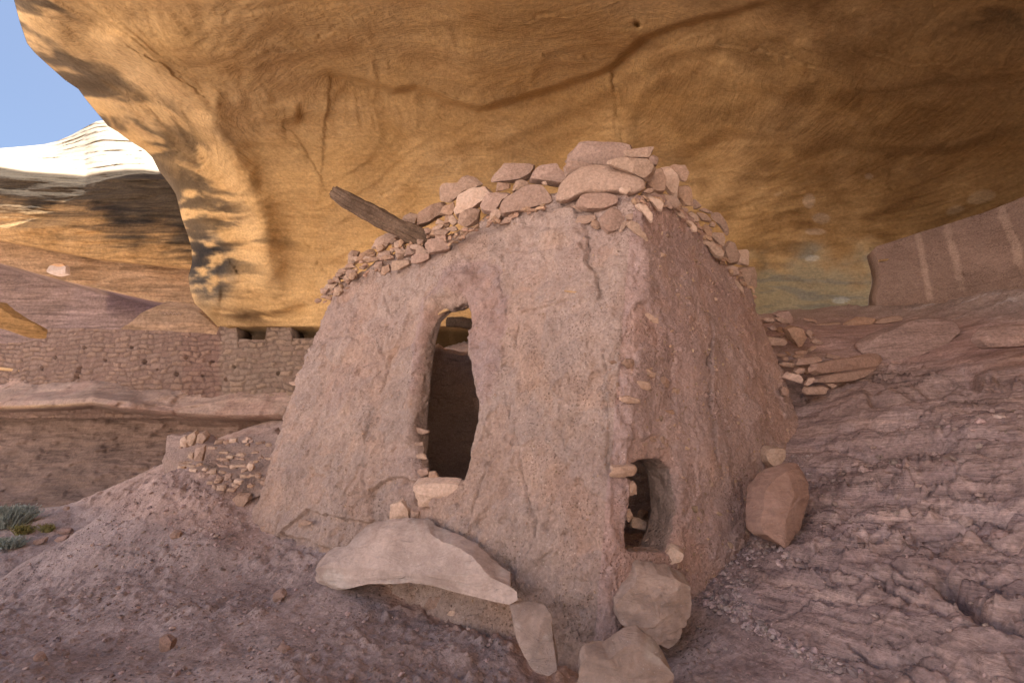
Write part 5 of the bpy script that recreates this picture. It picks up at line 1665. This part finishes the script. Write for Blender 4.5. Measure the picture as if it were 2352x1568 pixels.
# slabs and rubble on the ledge to the right
rg = 'fallen stones on the ledge right of the house'
RS = [
    (Z7((685, 1350), (700, 1330), (1140, 1250), (1185, 1275), (1200, 1310), (1180, 1345), (1050, 1352), (750, 1418), (690, 1395)), 4.95, 'long pale rimmed slab, upper of the two long slabs on the right ledge', 'stone', .9),
    (Z7((695, 1445), (750, 1418), (1060, 1362), (1190, 1352), (1110, 1405), (940, 1452), (720, 1470)), 4.9, 'long thin slab, lower of the two long slabs on the right ledge', 'stone', .9),
    (Z7((635, 1525), (650, 1490), (780, 1480), (803, 1500), (795, 1540), (660, 1547)), 4.85, 'short brick like stone under the lower long slab', 'stone', .8),
    (Z7((780, 1465), (840, 1458), (872, 1490), (840, 1503)), 4.9, 'small brown chip between the lower long slab and the brick like stone', 'stone', .8),
    (Z7((490, 1425), (530, 1385), (600, 1400), (645, 1450), (630, 1475)), 4.8, 'wedge with cream edge left of the long slabs', 'pale', .7),
    (Z7((575, 1350), (590, 1290), (740, 1275), (782, 1300), (690, 1335)), 5.0, 'flat brown slab lying left behind the upper long slab', 'stone', .8),
    (Z7((780, 1290), (800, 1258), (905, 1280), (890, 1302)), 5.2, 'small grey slab behind the upper long slab', 'stone', .8),
    (Z7((470, 1330), (500, 1315), (580, 1325), (570, 1357), (490, 1350)), 4.95, 'thin flat stone poking from the wall below the dark hollow', 'stone', .8),
    (Z7((565, 1385), (600, 1355), (648, 1360), (640, 1395), (600, 1405)), 4.9, 'round pebble sized stone in front of the flat brown slab', 'stone', .9),
    (Z7((640, 1470), (665, 1430), (712, 1420), (690, 1470), (665, 1488)), 4.85, 'small cream lump touching the lower long slab', 'pale', .9),
    (Z7((430, 990), (470, 962), (530, 962), (572, 1050), (540, 1062)), 5.7, 'tilted slab topping the rubble heap behind the house', 'stone', .8),
    (Z7((345, 1022), (380, 1005), (440, 1010), (430, 1042), (380, 1045)), 5.5, 'thin chip on the left of the rubble heap top', 'stone', .8),
    (Z7((440, 1015), (470, 1003), (550, 1040), (520, 1062), (460, 1040)), 5.5, 'narrow flake lying across the front of the rubble heap top', 'stone', .8),
    (Z7((510, 1085), (560, 1065), (630, 1080), (656, 1150), (640, 1220), (600, 1228), (540, 1150)), 5.4, 'biggest rounded stone of the rubble heap behind the house', 'stone', .8),
    (Z7((358, 1160), (370, 1130), (480, 1150), (548, 1180), (500, 1215), (400, 1205)), 5.2, 'flat slab sticking out low from the rubble heap', 'stone', .8),
    (Z7((650, 1120), (670, 1088), (700, 1110), (690, 1165)), 5.5, 'small upright stone right of the biggest rounded stone', 'stone', .8),
    (Z7((685, 1180), (710, 1145), (778, 1190), (740, 1205)), 5.4, 'dark wedge stone at the right foot of the rubble heap', 'stone', .8),
    (Z7((390, 1080), (420, 1060), (450, 1090), (420, 1105)), 5.4, 'small chip in the middle of the rubble heap', 'stone', .9),
    (Z7((725, 1085), (735, 1055), (890, 1042), (905, 1070), (880, 1085)), 6.6, 'leftmost flat slab of the row on the ledge under the pale back wall', 'stone', .8),
    (Z7((903, 1065), (960, 1030), (1020, 1005), (1100, 1005), (1165, 1025), (1110, 1060), (960, 1075)), 6.5, 'middle slab with dark underside in the row under the pale back wall', 'stone', .8),
    (Z7((1110, 1055), (1160, 1020), (1250, 1000), (1335, 1000), (1330, 1025), (1180, 1058)), 6.4, 'rightmost slab of the row, touching the streaked plaster wall', 'stone', .8),
    (Z7((475, 1500), (500, 1480), (540, 1500), (530, 1560), (490, 1550)), 4.75, 'rounded stone half sunk in mud below the cream edged wedge', 'stone', .9),
]
for pl, Y, lb, mt, tk in RS:
    stone('fallen_stone', pl, Y, mt, label=lb, cat='stone', group=rg, thick=tk, nth=56, nph=22, facets=8, rough=.035, tint=(.97, .95, 1.0))
for k in range(34):
    u_, v_ = (rs.uniform(1748, 1868), 0)
    v_ = rs.uniform(722, 800) + max(0, (u_ - 1748)) * rs.uniform(.1, .95)
    if v_ > 905 or (u_ > 1880):
        continue
    stone('rubble_stone', rand_poly(u_, v_, rs.uniform(18, 44), rs.uniform(9, 19), .25 * rs.normal() - .05, n=6), float(np.interp(v_, [722, 900], [5.9, 4.85])) + rs.uniform(-.05, .1), 'stone', label='small broken slab in the rubble heap between house and bedrock slope',
          cat='stone', group='small broken slabs of the rubble heap right of the house', thick=.8, nth=34, nph=16, facets=8, rough=.045, tint=(.93, .86, .84))
stone('boulder', Z7((1040, 1190), (1100, 1150), (1400, 1010), (1560, 985), (1700, 1020), (1690, 1120), (1450, 1290), (1220, 1330), (1150, 1300), (1060, 1240)), 5.25, 'bedrock',
      label='big smooth red bedrock block on the slope behind the long slabs', cat='rock', thick=.7, box=.25, shear=(-.3, .6), nth=110, nph=44, facets=5, rough=.02, tint=(1.0, .92, .90))
stone('boulder', Z7((1830, 1160), (1900, 1080), (2060, 1060), (2250, 1060), (2400, 1200), (2200, 1215), (1900, 1230)), 4.0, 'bedrock',
      label='broken brown boulder on the slope at the right edge', cat='rock', thick=.7, nth=90, nph=40, facets=8, rough=.04, tint=(1.05, .95, .9))

# ------------------------------------------------------------------ masonry wall and rock band on the left
def far_wall_Y(u):
    return np.interp(u, [-600, 0, 700, 1000], [12.5, 11.9, 10.0, 9.3])


wu = np.arange(-420, 860, 2.0)
wtop = np.interp(wu, [-420, -50, 60, 105, 112, 120, 200, 300, 380, 480, 498, 506, 508, 546, 547, 549, 612, 613, 615, 617, 668, 670, 672, 674, 720, 860],
                 [800, 790, 785, 778, 757, 752, 754, 757, 761, 768, 768, 750, 736, 736, 745, 780, 781, 765, 745, 733, 733, 745, 765, 779, 777, 775])
nv = 150
tvv = np.linspace(0, 1, nv)
Vw = np.where(tvv[:, None] < .3, wtop[None] + (806 - wtop[None]) * tvv[:, None] / .3, 806 + (960 - 806) * (tvv[:, None] - .3) / .7) + 0 * wtop[None]
Uw = np.broadcast_to(wu, Vw.shape)
Yw = far_wall_Y(Uw)
P0 = at(Uw, Vw, Yw)
Pw = P0 + 0.06 * np.stack([fbm(P0 * 2.0, 2)] * 3, -1)
sx = Pw[..., 0] * 1.0
row_h = 8.2
rowi = np.floor(Pw[..., 2] * row_h + 0.35 * fbm(P0 * [1.6, 1.6, 1.2], 2))
hsh = lambda a_: np.mod(np.sin(a_ * 127.1 + 3.7) * 43758.5453, 1.0)
qz = Pw[..., 2] * 8.4 + 0.35 * fbm(P0 * [1.6, 1.6, 1.2], 2) + .12 * fbm(P0 * 6, 2)
rowi = np.floor(qz)
qx = sx * (3.4 + 2.2 * hsh(rowi)) + 9.7 * hsh(rowi + 50) + .25 * fbm(P0 * 5 + 9, 2)
qx = qx + 0.22 * np.sin(qx * 2.1 + rowi)
coli = np.floor(qx)
ez = np.minimum(qz - rowi, 1 - qz + rowi) / 8.4
ex = np.minimum(qx - coli, 1 - qx + coli) / 4.5
wid = hsh(rowi * 13.3 + coli * 7.77)
sm = smooth(0.004, 0.026, np.minimum(ez, ex) + .012 * fbm(P0 * 12, 2))
newpart = smooth(500, 512, Uw + 4 * fbm(P0 * 3, 2))
d = 0.032 * sm * (0.35 + wid) + 0.02 * fbm(P0 * 6, 3) + 0.05 * fbm(P0 * 0.8, 2)
HOLES = [(195, 798, 3, 4), (127, 821, 3, 4), (300, 797, 3, 4), (332, 831, 4, 5), (432, 823, 4, 4), (489, 832, 4, 4), (408, 860, 4, 4), (520, 871, 3, 4), (470, 864, 3, 3), (365, 850, 2, 3), (95, 845, 3, 4), (241, 826, 4, 3), (55, 778, 9, 5), (640, 858, 3, 4), (540, 842, 2, 4), (22, 916, 4, 6), (60, 918, 4, 6)]
tint = np.ones(Uw.shape + (3,))
paint(1 - sm, (0.78, 0.75, 0.75))
paint(sm * (0.5), (1.12, 1.1, 1.08))
paint((wid > 0.7) * sm * 0.8, (1.15, 1.12, 1.05))
paint((wid < 0.25) * sm * 0.7, (0.85, 0.80, 0.80))
paint(newpart * 0.8, (1.08, 1.10, 1.08))
paint((1 - newpart) * 0.6, (0.96, 0.88, 0.90))
band = smooth(418, 424, Uw) * smooth(515, 500, Uw)
paint(band * 0.6, (0.9, 0.82, 0.82))
for hx, hy, rx, ry in HOLES:
    e = ((Uw - hx) / rx) ** 2 + ((Vw - hy) / ry) ** 2
    d -= 0.22 * smooth(1.5, 0.5, e)
win = poly_sd(np.stack([Uw, Vw], -1), [(180, 846), (192, 842), (186, 868), (176, 876), (168, 880), (178, 862)])
d -= 0.28 * smooth(1, -1.5, win)
n_ = np.array([-.2, -.97, .1])
P = P0 + d[..., None] * n_
back = P0 + np.array([.08, .42, 0])
nr, nc = Uw.shape
V = np.concatenate([P.reshape(-1, 3), back.reshape(-1, 3)])
ff = grid_faces(nr, nc)
fb = grid_faces(nr, nc, flip=True) + nr * nc
i = np.arange(nc)
tp = np.stack([i[:-1], i[:-1] + nr * nc, i[1:] + nr * nc, i[1:]], -1)
fw = thing('masonry_wall', at(300, 900, 11.4), 'long low masonry granary wall with two square openings below the overhang at left', 'wall')
mesh_obj('wall', V, np.concatenate([ff, fb, tp]), M['masonry'], fw, tint=np.concatenate([tint.reshape(-1, 3), tint.reshape(-1, 3) * .9]))
tube('ledge_beam', [at(-60, 838, 11.95), at(0, 846, 11.9), at(48, 851, 11.85)], [.05, .05, .045], M['straw'], fw, nseg=10, rough=.3, sub=8, loc=at(0, 846, 11.9))
def flat_stone(name, pl, Y, parent, **kw):
    return stone(name, pl, Y, parent=parent, nth=36, nph=14, **kw)


flat_stone('capstone', Z4((1250, 940), (1330, 930), (1390, 945), (1360, 965), (1290, 955)), 10.75, fw, thick=.8)
flat_stone('capstone', Z4((1390, 935), (1440, 925), (1478, 935), (1470, 955), (1400, 955)), 10.7, fw, thick=.8)

# rock band below the masonry, with its undercut
bu = np.linspace(-500, 900, 360)
keyv0 = np.array([880, 905, 922, 934, 940, 950, 965, 1000, 1060, 1120, 1175, 1230])
tilt = np.interp(bu, [-500, 0, 130, 215, 330, 400, 500, 640, 900], [0, 0, -4, -10, 6, 12, 18, 18, 10])
lipY = far_wall_Y(bu) - np.interp(bu, [-500, 0, 100, 215, 300, 400, 900], [.5, .6, 1.0, 1.2, 1.0, .45, .35])
back_ = far_wall_Y(bu)
rows = np.linspace(868, 1240, 210)
Vb = np.broadcast_to(rows[:, None], (210, 360))
Ub = np.broadcast_to(bu, Vb.shape)
Yb = np.zeros(Vb.shape)
for j in range(360):
    ky = np.array([back_[j] + .1, back_[j] - .05 + (lipY[j] - back_[j]) * .35, lipY[j] + .06, lipY[j], lipY[j] + .12, back_[j] + .25, back_[j] + .55, back_[j] + .4, back_[j] - .05, back_[j] - .5, back_[j] - 1.3, back_[j] - 2.0])
    Yb[:, j] = np.interp(rows, keyv0 + tilt[j], ky)
P0 = at(Ub, Vb, Yb)
pxn = np.stack([Ub, Vb], -1)
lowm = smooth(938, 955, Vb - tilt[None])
d = 0.16 * fbm(P0 * [.7, .7, 1.4], 3) + 0.06 * (ridged(P0 * [1.2, 1.2, 3], 3) - 1) + 0.03 * fbm(P0 * 4, 3)
w1, w2, wid = worley(P0 * [1.1, 1.1, 1.6])
d += (1 - lowm) * 0.14 * (wid - .5) * smooth(0, .12, w2 - w1)
d += lowm * (0.08 * fbm(P0 * [1.0, 1.0, 5], 4) + .05 * (ridged(P0 * [1.3, 1.3, 2.2] + 6, 3) - 1))
w1, w2, wid = worley(P0 * 6)
d += lowm * .05 * smooth(.5, 0, w1) * (wid > .4)
dirs = ray(Ub, Vb)
dn = dirs / np.linalg.norm(dirs, axis=-1, keepdims=True)
P = P0 + dn * d[..., None]
tint = np.ones(Ub.shape + (3,))
n1 = fbm(P0 * [.8, .8, 3], 4)
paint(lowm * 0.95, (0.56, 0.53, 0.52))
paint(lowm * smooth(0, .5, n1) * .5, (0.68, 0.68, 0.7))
paint((1 - lowm) * smooth(.1, .6, n1) * .5, (1.18, 1.2, 1.22))
paint((1 - lowm) * smooth(.0, .5, fbm(P0 * 1.3 + 5, 3)) * .5, (0.95, 0.84, 0.84))
bandl = smooth(8, 0, np.abs(Vb - tilt[None] - 936)) * smooth(300, 100, Ub)
paint(bandl * .6, (1.05, .95, .6))
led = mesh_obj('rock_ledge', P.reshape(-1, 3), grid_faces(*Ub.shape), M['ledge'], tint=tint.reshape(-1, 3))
tag(led, kind='structure')

# things in the far recess
slab = stone('rock_slab', Z4((880, 905), (960, 840), (1000, 790), (1060, 740), (1120, 705), (1250, 715), (1390, 745), (1460, 820), (1530, 920), (1300, 990), (1000, 960)), 14.6, 'far',
             label='leaning pale brown slab with a carved zigzag, above the masonry wall', cat='rock', thick=.5, nth=90, nph=30, facets=3, rough=.015, tint=(.98, 1.14, 1.85))
SC.view_layers[0].update()
zz = []
for k in range(13):
    u = 366 + k * 4.4
    zz.append(on_obj(slab, u, 718 + (3 if k % 2 else -2.5) + k * .25, .004)[0])
zz = [z for z in zz if z is not None]
if len(zz) > 3:
    tube('carved_zigzag', zz, .016, M['ledge'], slab, nseg=6, loc=zz[0])
tag(stone('rock_lip', Z4((-300, 640), (-100, 690), (0, 715), (60, 765), (150, 825), (260, 885), (350, 930), (280, 962), (150, 948), (0, 895), (-300, 800)), 13.8, 'far',
          thick=.6, nth=100, nph=36, facets=3, rough=.03), 'striped orange rock lip curving down behind the masonry wall at the left edge', 'rock')
gr_ = thing('small_granary', at(134, 622, 17.3), 'tiny pale walled granary tucked on the far cliff ledge', 'granary')
stone('wall', Z4((338, 505), (350, 452), (460, 455), (465, 520), (400, 532)), 17.35, 'pale', parent=gr_, thick=.7, nth=40, nph=16, facets=2, box=.3, tint=(.9, .95, 1.0))
stone('roof', Z4((355, 455), (370, 443), (430, 443), (462, 468), (420, 468)), 17.3, 'pale', parent=gr_, thick=.8, nth=36, nph=14, facets=2, tint=(1.05, .85, .6))

# ------------------------------------------------------------------ streaked plaster wall at the right
ru = np.arange(2012, 2700, 3.0)
rtopv = np.interp(ru, [2012, 2018, 2060, 2150, 2250, 2352, 2500, 2700], [572, 566, 552, 522, 492, 452, 400, 330])
rb = np.interp(ru, [2012, 2100, 2200, 2352, 2700], [760, 760, 745, 690, 560])
vv_ = np.linspace(0, 1, 110)
Vr = rtopv[None] + (rb - rtopv)[None] * vv_[:, None]
Ur = np.broadcast_to(ru, Vr.shape).copy()
Ur += (smooth(40, 0, Ur - 2012) * (5 * np.sin(Vr / 19.) + 6 * smooth(560, 720, Vr)))
cy_line = ceil_Y(np.stack([ru, rtopv], -1))
Yr = np.broadcast_to(cy_line - .18, Vr.shape)
P0 = at(Ur, Vr, Yr)
d = 0.03 * fbm(P0 * 2, 3) + 0.012 * fbm(P0 * 9, 3)
w1, w2, wid = worley(P0 * [5, 5, 9])
d += .012 * (wid - .5) * smooth(0, .1, w2 - w1)
dd_, s_, a_ = seg_dist(np.stack([Ur, Vr], -1), [(2160, 662), (2230, 655), (2300, 640), (2352, 628)])
d -= .03 * np.exp(-(dd_ / 2.2) ** 2)
P = P0 + d[..., None] * np.array([-.35, -.93, .1])
tint = np.ones(Ur.shape + (3,))
paint(np.ones(Ur.shape), (.74, .68, .66))
n1 = fbm(P0 * 7, 3)
n2 = fbm(P0 * 2 + 3, 3)
paint(smooth(0, .5, n2) * .35, (.85, .82, .8))
for ln, wd, st in [([(2106, 540), (2118, 585), (2128, 640), (2140, 700)], 7, .8), ([(2172, 512), (2190, 580), (2205, 640), (2215, 690)], 9, .7), ([(2298, 472), (2318, 530), (2335, 570), (2345, 630)], 11, .75), ([(2450, 420), (2480, 520)], 10, .6)]:
    dd_, s_, a_ = seg_dist(np.stack([Ur, Vr], -1), ln)
    paint(smooth(1.3, .5, dd_ / wd + .5 * n1) * st * smooth(1.0, .75, a_ + .2 * n1), (1.55, 1.62, 1.6))
paint(smooth(25, 0, np.abs(Vr - 600) + 50 * n2) * .2 * (Ur > 2180), (1.3, 1.3, 1.3))
nr, nc = Ur.shape
V = np.concatenate([P.reshape(-1, 3), (P0 + np.array([.1, .35, 0])).reshape(-1, 3)])
j = np.arange(nr) * nc
sidef = np.stack([j[:-1], j[1:], j[1:] + nr * nc, j[:-1] + nr * nc], -1)
i = np.arange(nc)
tp = np.stack([i[:-1], i[:-1] + nr * nc, i[1:] + nr * nc, i[1:]], -1)
pw = thing('plaster_wall', at(2200, 720, 7.0), 'brown mud plastered wall with three whitish streaks at the right back of the alcove', 'wall')
mesh_obj('wall', V, np.concatenate([grid_faces(nr, nc), grid_faces(nr, nc, flip=True) + nr * nc, sidef, tp]), M['mud'], pw, tint=np.concatenate([tint.reshape(-1, 3)] * 2))
yy = float(ceil_Y(np.array([[2040., 600.]]))[0]) - .24
tube('wooden_peg', [at(2019, 599, yy), at(2045, 596, yy - .01), at(2074, 591, yy - .03)], [.020, .023, .022], M['straw'], pw, nseg=8, rough=.2, sub=5, loc=at(2045, 596, yy))

# ------------------------------------------------------------------ broken stub wall left of the house
sp_ = [(392, 1080), (396, 1030), (404, 1004), (415, 992), (430, 1000), (445, 992), (462, 1000), (478, 1016), (520, 1010), (560, 1004), (630, 990), (660, 1050), (620, 1130), (560, 1165), (500, 1130), (430, 1120)]
stub = thing('broken_wall', at(500, 1090, 5.6), 'broken stub of rough stone wall sloping down from the left end of the house', 'wall')
stone('mud_core', sp_, 5.8, 'mud', parent=stub, thick=.7, nth=130, nph=60, facets=2, rough=.12, box=.6, shear=(-.45, .7), tint=(.84, .80, .79))
SL = [Z for Z in [
    ZL((95, 440), (90, 370), (130, 335), (160, 380), (150, 450)), ZL((150, 420), (180, 330), (225, 295), (240, 360), (200, 440)), ZL((235, 400), (260, 330), (300, 305), (335, 350), (300, 420)), ZL((230, 570), (235, 440), (310, 435), (320, 480), (290, 575)),
    ZL((60, 640), (65, 615), (135, 620), (135, 645)), ZL((70, 600), (75, 582), (145, 580), (145, 608)), ZL((455, 575), (460, 545), (530, 550), (535, 578)), ZL((420, 610), (430, 600), (530, 620), (530, 640), (450, 625)),
    ZL((540, 640), (550, 605), (605, 610), (600, 650)), ZL((630, 630), (640, 605), (690, 610), (700, 635)), ZL((635, 720), (640, 695), (700, 705), (690, 735)), ZL((500, 740), (505, 690), (560, 690), (560, 730), (530, 755)),
    ZL((580, 760), (590, 740), (660, 755), (650, 790), (600, 785)), ZL((395, 780), (420, 725), (480, 730), (450, 780)), ZL((440, 680), (445, 660), (510, 680), (500, 695)), ZL((425, 850), (430, 800), (490, 790), (500, 840)),
    ZL((385, 820), (390, 780), (420, 810), (415, 840)), ZL((335, 790), (340, 760), (390, 765), (380, 790)), ZL((360, 700), (365, 650), (420, 650), (420, 700)), ZL((410, 415), (420, 380), (490, 375), (480, 420)),
    ZL((540, 410), (550, 365), (600, 370), (610, 405)), ZL((655, 410), (660, 385), (715, 370), (700, 405)), ZL((700, 640), (720, 585), (765, 595), (765, 640), (730, 670)), ZL((290, 660), (300, 630), (335, 640), (330, 670)),
    ZL((600, 560), (610, 540), (680, 550), (670, 570)), ZL((340, 460), (350, 440), (420, 450), (400, 470)), ZL((450, 500), (460, 480), (540, 490), (520, 510)), ZL((160, 540), (165, 500), (215, 500), (205, 560)),
    ZL((520, 850), (530, 820), (600, 830), (580, 860)), ZL((160, 660), (180, 640), (240, 650), (230, 680))]]
for pl in SL:
    c_ = cen(pl)
    stone('stone', pl, float(np.interp(c_[1], [990, 1140], [5.60, 5.28])) - float(np.interp(c_[0], [400, 600], [-.12, .12])), 'stone' if rs.rand() < .75 else 'pale', parent=stub, thick=1.1, nth=30, nph=16, facets=8, rough=.05, grow=1.15)

for k in range(55):
    u_, v_ = rs.uniform(405, 640), rs.uniform(1003, 1150)
    if not inside(np.array([u_, v_]), sp_) or v_ > 1075 + .32 * (u_ - 390):
        continue
    stone('stone', rand_poly(u_, v_, rs.uniform(12, 28), rs.uniform(6, 13), .1 * rs.normal()), float(np.interp(v_, [990, 1140], [5.60, 5.28])) - float(np.interp(u_, [400, 600], [-.12, .12])), 'stone', parent=stub, thick=1.0, nth=26, nph=12, facets=8, rough=.05)

# ------------------------------------------------------------------ loose stones on the ground, plants, gravel
def ground_at(u, v):
    return ground_px_z(np.array([[u, v]], float))[0]


fg = 'loose rocks lying on the dirt at left'
for pl, lb in [(Z8((370, 590), (400, 560), (470, 545), (460, 575), (400, 605)), 'flat brown slab right of the sagebrush'), (Z8((215, 610), (240, 580), (320, 560), (310, 600), (240, 625)), 'purple slab in front of the sagebrush'),
               (Z8((380, 530), (420, 500), (500, 495), (490, 535), (410, 550)), 'grey flat rock beside the sagebrush'), (Z8((425, 375), (440, 352), (470, 355), (470, 385)), 'single pale rock behind the sagebrush'),
               (Z8((1165, 545), (1190, 520), (1250, 525), (1255, 570), (1210, 592)), 'round purple cobble halfway up the dirt slope left of the house'), (Z8((785, 915), (800, 898), (825, 905), (820, 930)), 'small dark pebble alone on the bare dirt at left'),
               (Z8((1870, 985), (1890, 945), (1940, 925), (1970, 960), (1940, 1010), (1890, 1010)), 'pinkish rock at the left foot of the crescent slab'), (Z8((1095, 1290), (1110, 1240), (1160, 1215), (1200, 1270), (1180, 1340), (1110, 1370)), 'knobby tan rock low in the dirt foreground'),
               (Z8((1895, 1330), (1930, 1300), (1990, 1330), (1990, 1375), (1930, 1360)), 'cream chip in the dirt below the crescent slab'), (Z8((225, 1390), (250, 1360), (310, 1370), (320, 1410), (260, 1440)), 'dull orange rock near the lower left corner')]:
    c_ = cen(pl)
    b = np.array(pl)[:, 1].max()
    g = ground_at(c_[0], min(b, 1560))
    stone('loose_rock', pl, g[1] + .02, 'stone', label=lb, cat='rock', group=fg, thick=.9, nth=40, nph=18, facets=7, rough=.04, tint=(.82, .78, .82))


def pebbles(name, regions, seed, mat, tint, group=None):
    r_ = np.random.RandomState(seed)
    ico = bpy.data.meshes.new('tmp')
    import bmesh
    bm = bmesh.new()
    bmesh.ops.create_icosphere(bm, subdivisions=1, radius=1)
    bv_ = np.array([v.co[:] for v in bm.verts])
    bf_ = np.array([[v.index for v in f.verts] for f in bm.faces])
    bm.free()
    bpy.data.meshes.remove(ico)
    Vs, Ts, Cs = [], [], []
    off_ = 0
    gpxf = GROUND_PX
    front = GROUND_V[:, 1] > 1.2
    for poly, n, s0, s1 in regions:
        ok = np.where(inside(gpxf, poly) & front & (np.linalg.norm(GROUND_V, axis=1) < 9))[0]
        wgt = GROUND_V[ok, 1] ** 2
        pick = r_.choice(ok, n, p=wgt / wgt.sum())
        for i_ in pick:
            s = s0 * (s1 / s0) ** (r_.rand() ** 2.2)
            sc3 = s * r_.uniform(.6, 1.25, 3) * [1, 1, .7]
            a = r_.uniform(0, 6.28)
            v = bv_ * (1 + .22 * r_.normal(size=(len(bv_), 1))) * sc3
            c, s_ = math.cos(a), math.sin(a)
            v = np.stack([v[:, 0] * c - v[:, 1] * s_, v[:, 0] * s_ + v[:, 1] * c, v[:, 2] + .25 * v[:, 0]], -1)
            Vs.append(v + GROUND_V[i_] + [r_.normal() * .012, r_.normal() * .012, .25 * sc3[2]])
            Ts.append(bf_ + off_)
            off_ += len(bv_)
            Cs.append(np.tile(np.array(tint) * r_.uniform(.65, 1.3) * (1 + .02 * r_.normal(size=3)), (len(bv_), 1)))
    o = mesh_obj(name, np.concatenate(Vs), None, M[mat], tris=np.concatenate(Ts), tint=np.concatenate(Cs), shade=False)
    return o


gv_ = pebbles('gravel', [([(1560, 1345), (1640, 1330), (1690, 1240), (1720, 1180), (1790, 1250), (1840, 1260), (1830, 1290), (1740, 1310), (1730, 1340), (1640, 1360)], 900, .006, .026),
                         ([(1600, 1375), (1680, 1340), (1740, 1400), (1790, 1460), (1880, 1500), (2000, 1540), (1900, 1540), (1760, 1470), (1690, 1420)], 700, .006, .026),
                         ([(1700, 1190), (1730, 1180), (1740, 1260), (1690, 1290)], 220, .006, .02), ([(1790, 1040), (1870, 1030), (1860, 1080), (1800, 1060)], 160, .005, .016),
                         ([(1440, 1215), (1530, 1215), (1530, 1265), (1450, 1265)], 160, .008, .025)], 3, 'ground', (1.15, 1.15, 1.2))
tag(gv_, 'grey gravel spread over the bedrock right of the house', 'gravel', kind='stuff')
pb = pebbles('dirt_clods', [([(0, 1340), (200, 1240), (400, 1090), (560, 1180), (720, 1300), (760, 1400), (1170, 1440), (1180, 1568), (0, 1568)], 1900, .004, .022),
                            ([(180, 1230), (400, 1080), (560, 1170), (640, 1250), (560, 1330), (300, 1300)], 900, .005, .028),
                            ([(1600, 1380), (2352, 1200), (2352, 1568), (1580, 1568)], 420, .004, .016), ([(1880, 1000), (2352, 900), (2352, 1250), (1880, 1200)], 350, .006, .04)], 9, 'ground', (1.12, 1.08, 1.08))
tag(pb, 'reddish dirt clods and pebbles strewn over the slope left of the house', 'dirt clods', kind='stuff')


def bush(name, u, v, size_px, n, mat, label, cat, seed, spread=1.0, blade=.004, group=None):
    r_ = np.random.RandomState(seed)
    g = ground_at(u, v)
    m = (g @ CAM_F) / F
    H = size_px * m
    t = thing(name, g, label, cat, group)
    Vs, Qs = [], []
    o_ = 0
    for k in range(n):
        a = r_.uniform(0, 6.28)
        lean = abs(r_.normal()) * .45 * spread
        L_ = H * r_.uniform(.55, 1.1)
        b0 = np.array([math.cos(a), math.sin(a), 0]) * r_.uniform(0, .5) * H * spread
        dirv = np.array([math.cos(a) * lean, math.sin(a) * lean, 1.0])
        dirv /= np.linalg.norm(dirv)
        side_ = np.cross(dirv, r_.normal(size=3))
        side_ /= np.linalg.norm(side_)
        w = blade * r_.uniform(.7, 1.5)
        pts_ = [g + b0 + dirv * L_ * q + np.array([math.cos(a), math.sin(a), -.2]) * .12 * L_ * q * q for q in (0, .4, .75, 1.0)]
        for q, p in zip((1, 1, .8, .15), pts_):
            Vs += [p - side_ * w * q, p + side_ * w * q]
        for q in range(3):
            Qs.append([o_ + 2 * q, o_ + 2 * q + 1, o_ + 2 * q + 3, o_ + 2 * q + 2])
        o_ += 8
        # leaflets
        for q in range(5):
            f_ = r_.uniform(.35, 1.0)
            p = g + b0 + dirv * L_ * f_ + np.array([math.cos(a), math.sin(a), -.2]) * .12 * L_ * f_ * f_
            d1 = dirv * .6 + r_.normal(size=3) * .5
            d1 = d1 / np.linalg.norm(d1) * blade * r_.uniform(4, 8)
            d2 = np.cross(d1, r_.normal(size=3))
            d2 = d2 / np.linalg.norm(d2) * blade * 1.1
            Vs += [p, p + d1 * .5 + d2, p + d1, p + d1 * .5 - d2]
            Qs.append([o_, o_ + 1, o_ + 2, o_ + 3])
            o_ += 4
    mesh_obj('foliage', np.array(Vs), np.array(Qs), M[mat], t, shade=False)
    for k in range(4):
        a = k * 1.7
        tube('stem', [g, g + np.array([math.cos(a) * .1 * H, math.sin(a) * .1 * H, .45 * H])], [.012, .006], M['wood'], t, nseg=6, loc=g)
    return t


bush('sagebrush', 18, 1212, 48, 1500, 'sage', 'grey green sagebrush at the left edge in front of the low cliff', 'shrub', 4, 1.1, .006)
bush('dry_weed', 52, 1228, 22, 160, 'weed', 'low yellowish weed at the foot of the sagebrush', 'weed', 5, 1.1, .005)
bush('dry_weed', 105, 1222, 18, 90, 'weed', 'small sparse weed to the right of the sagebrush', 'weed', 6, 1.0, .005)
bush('low_shrub', 20, 1258, 24, 380, 'sage', 'low dull green shrub below the sagebrush at the left edge', 'shrub', 8, 1.6, .005)
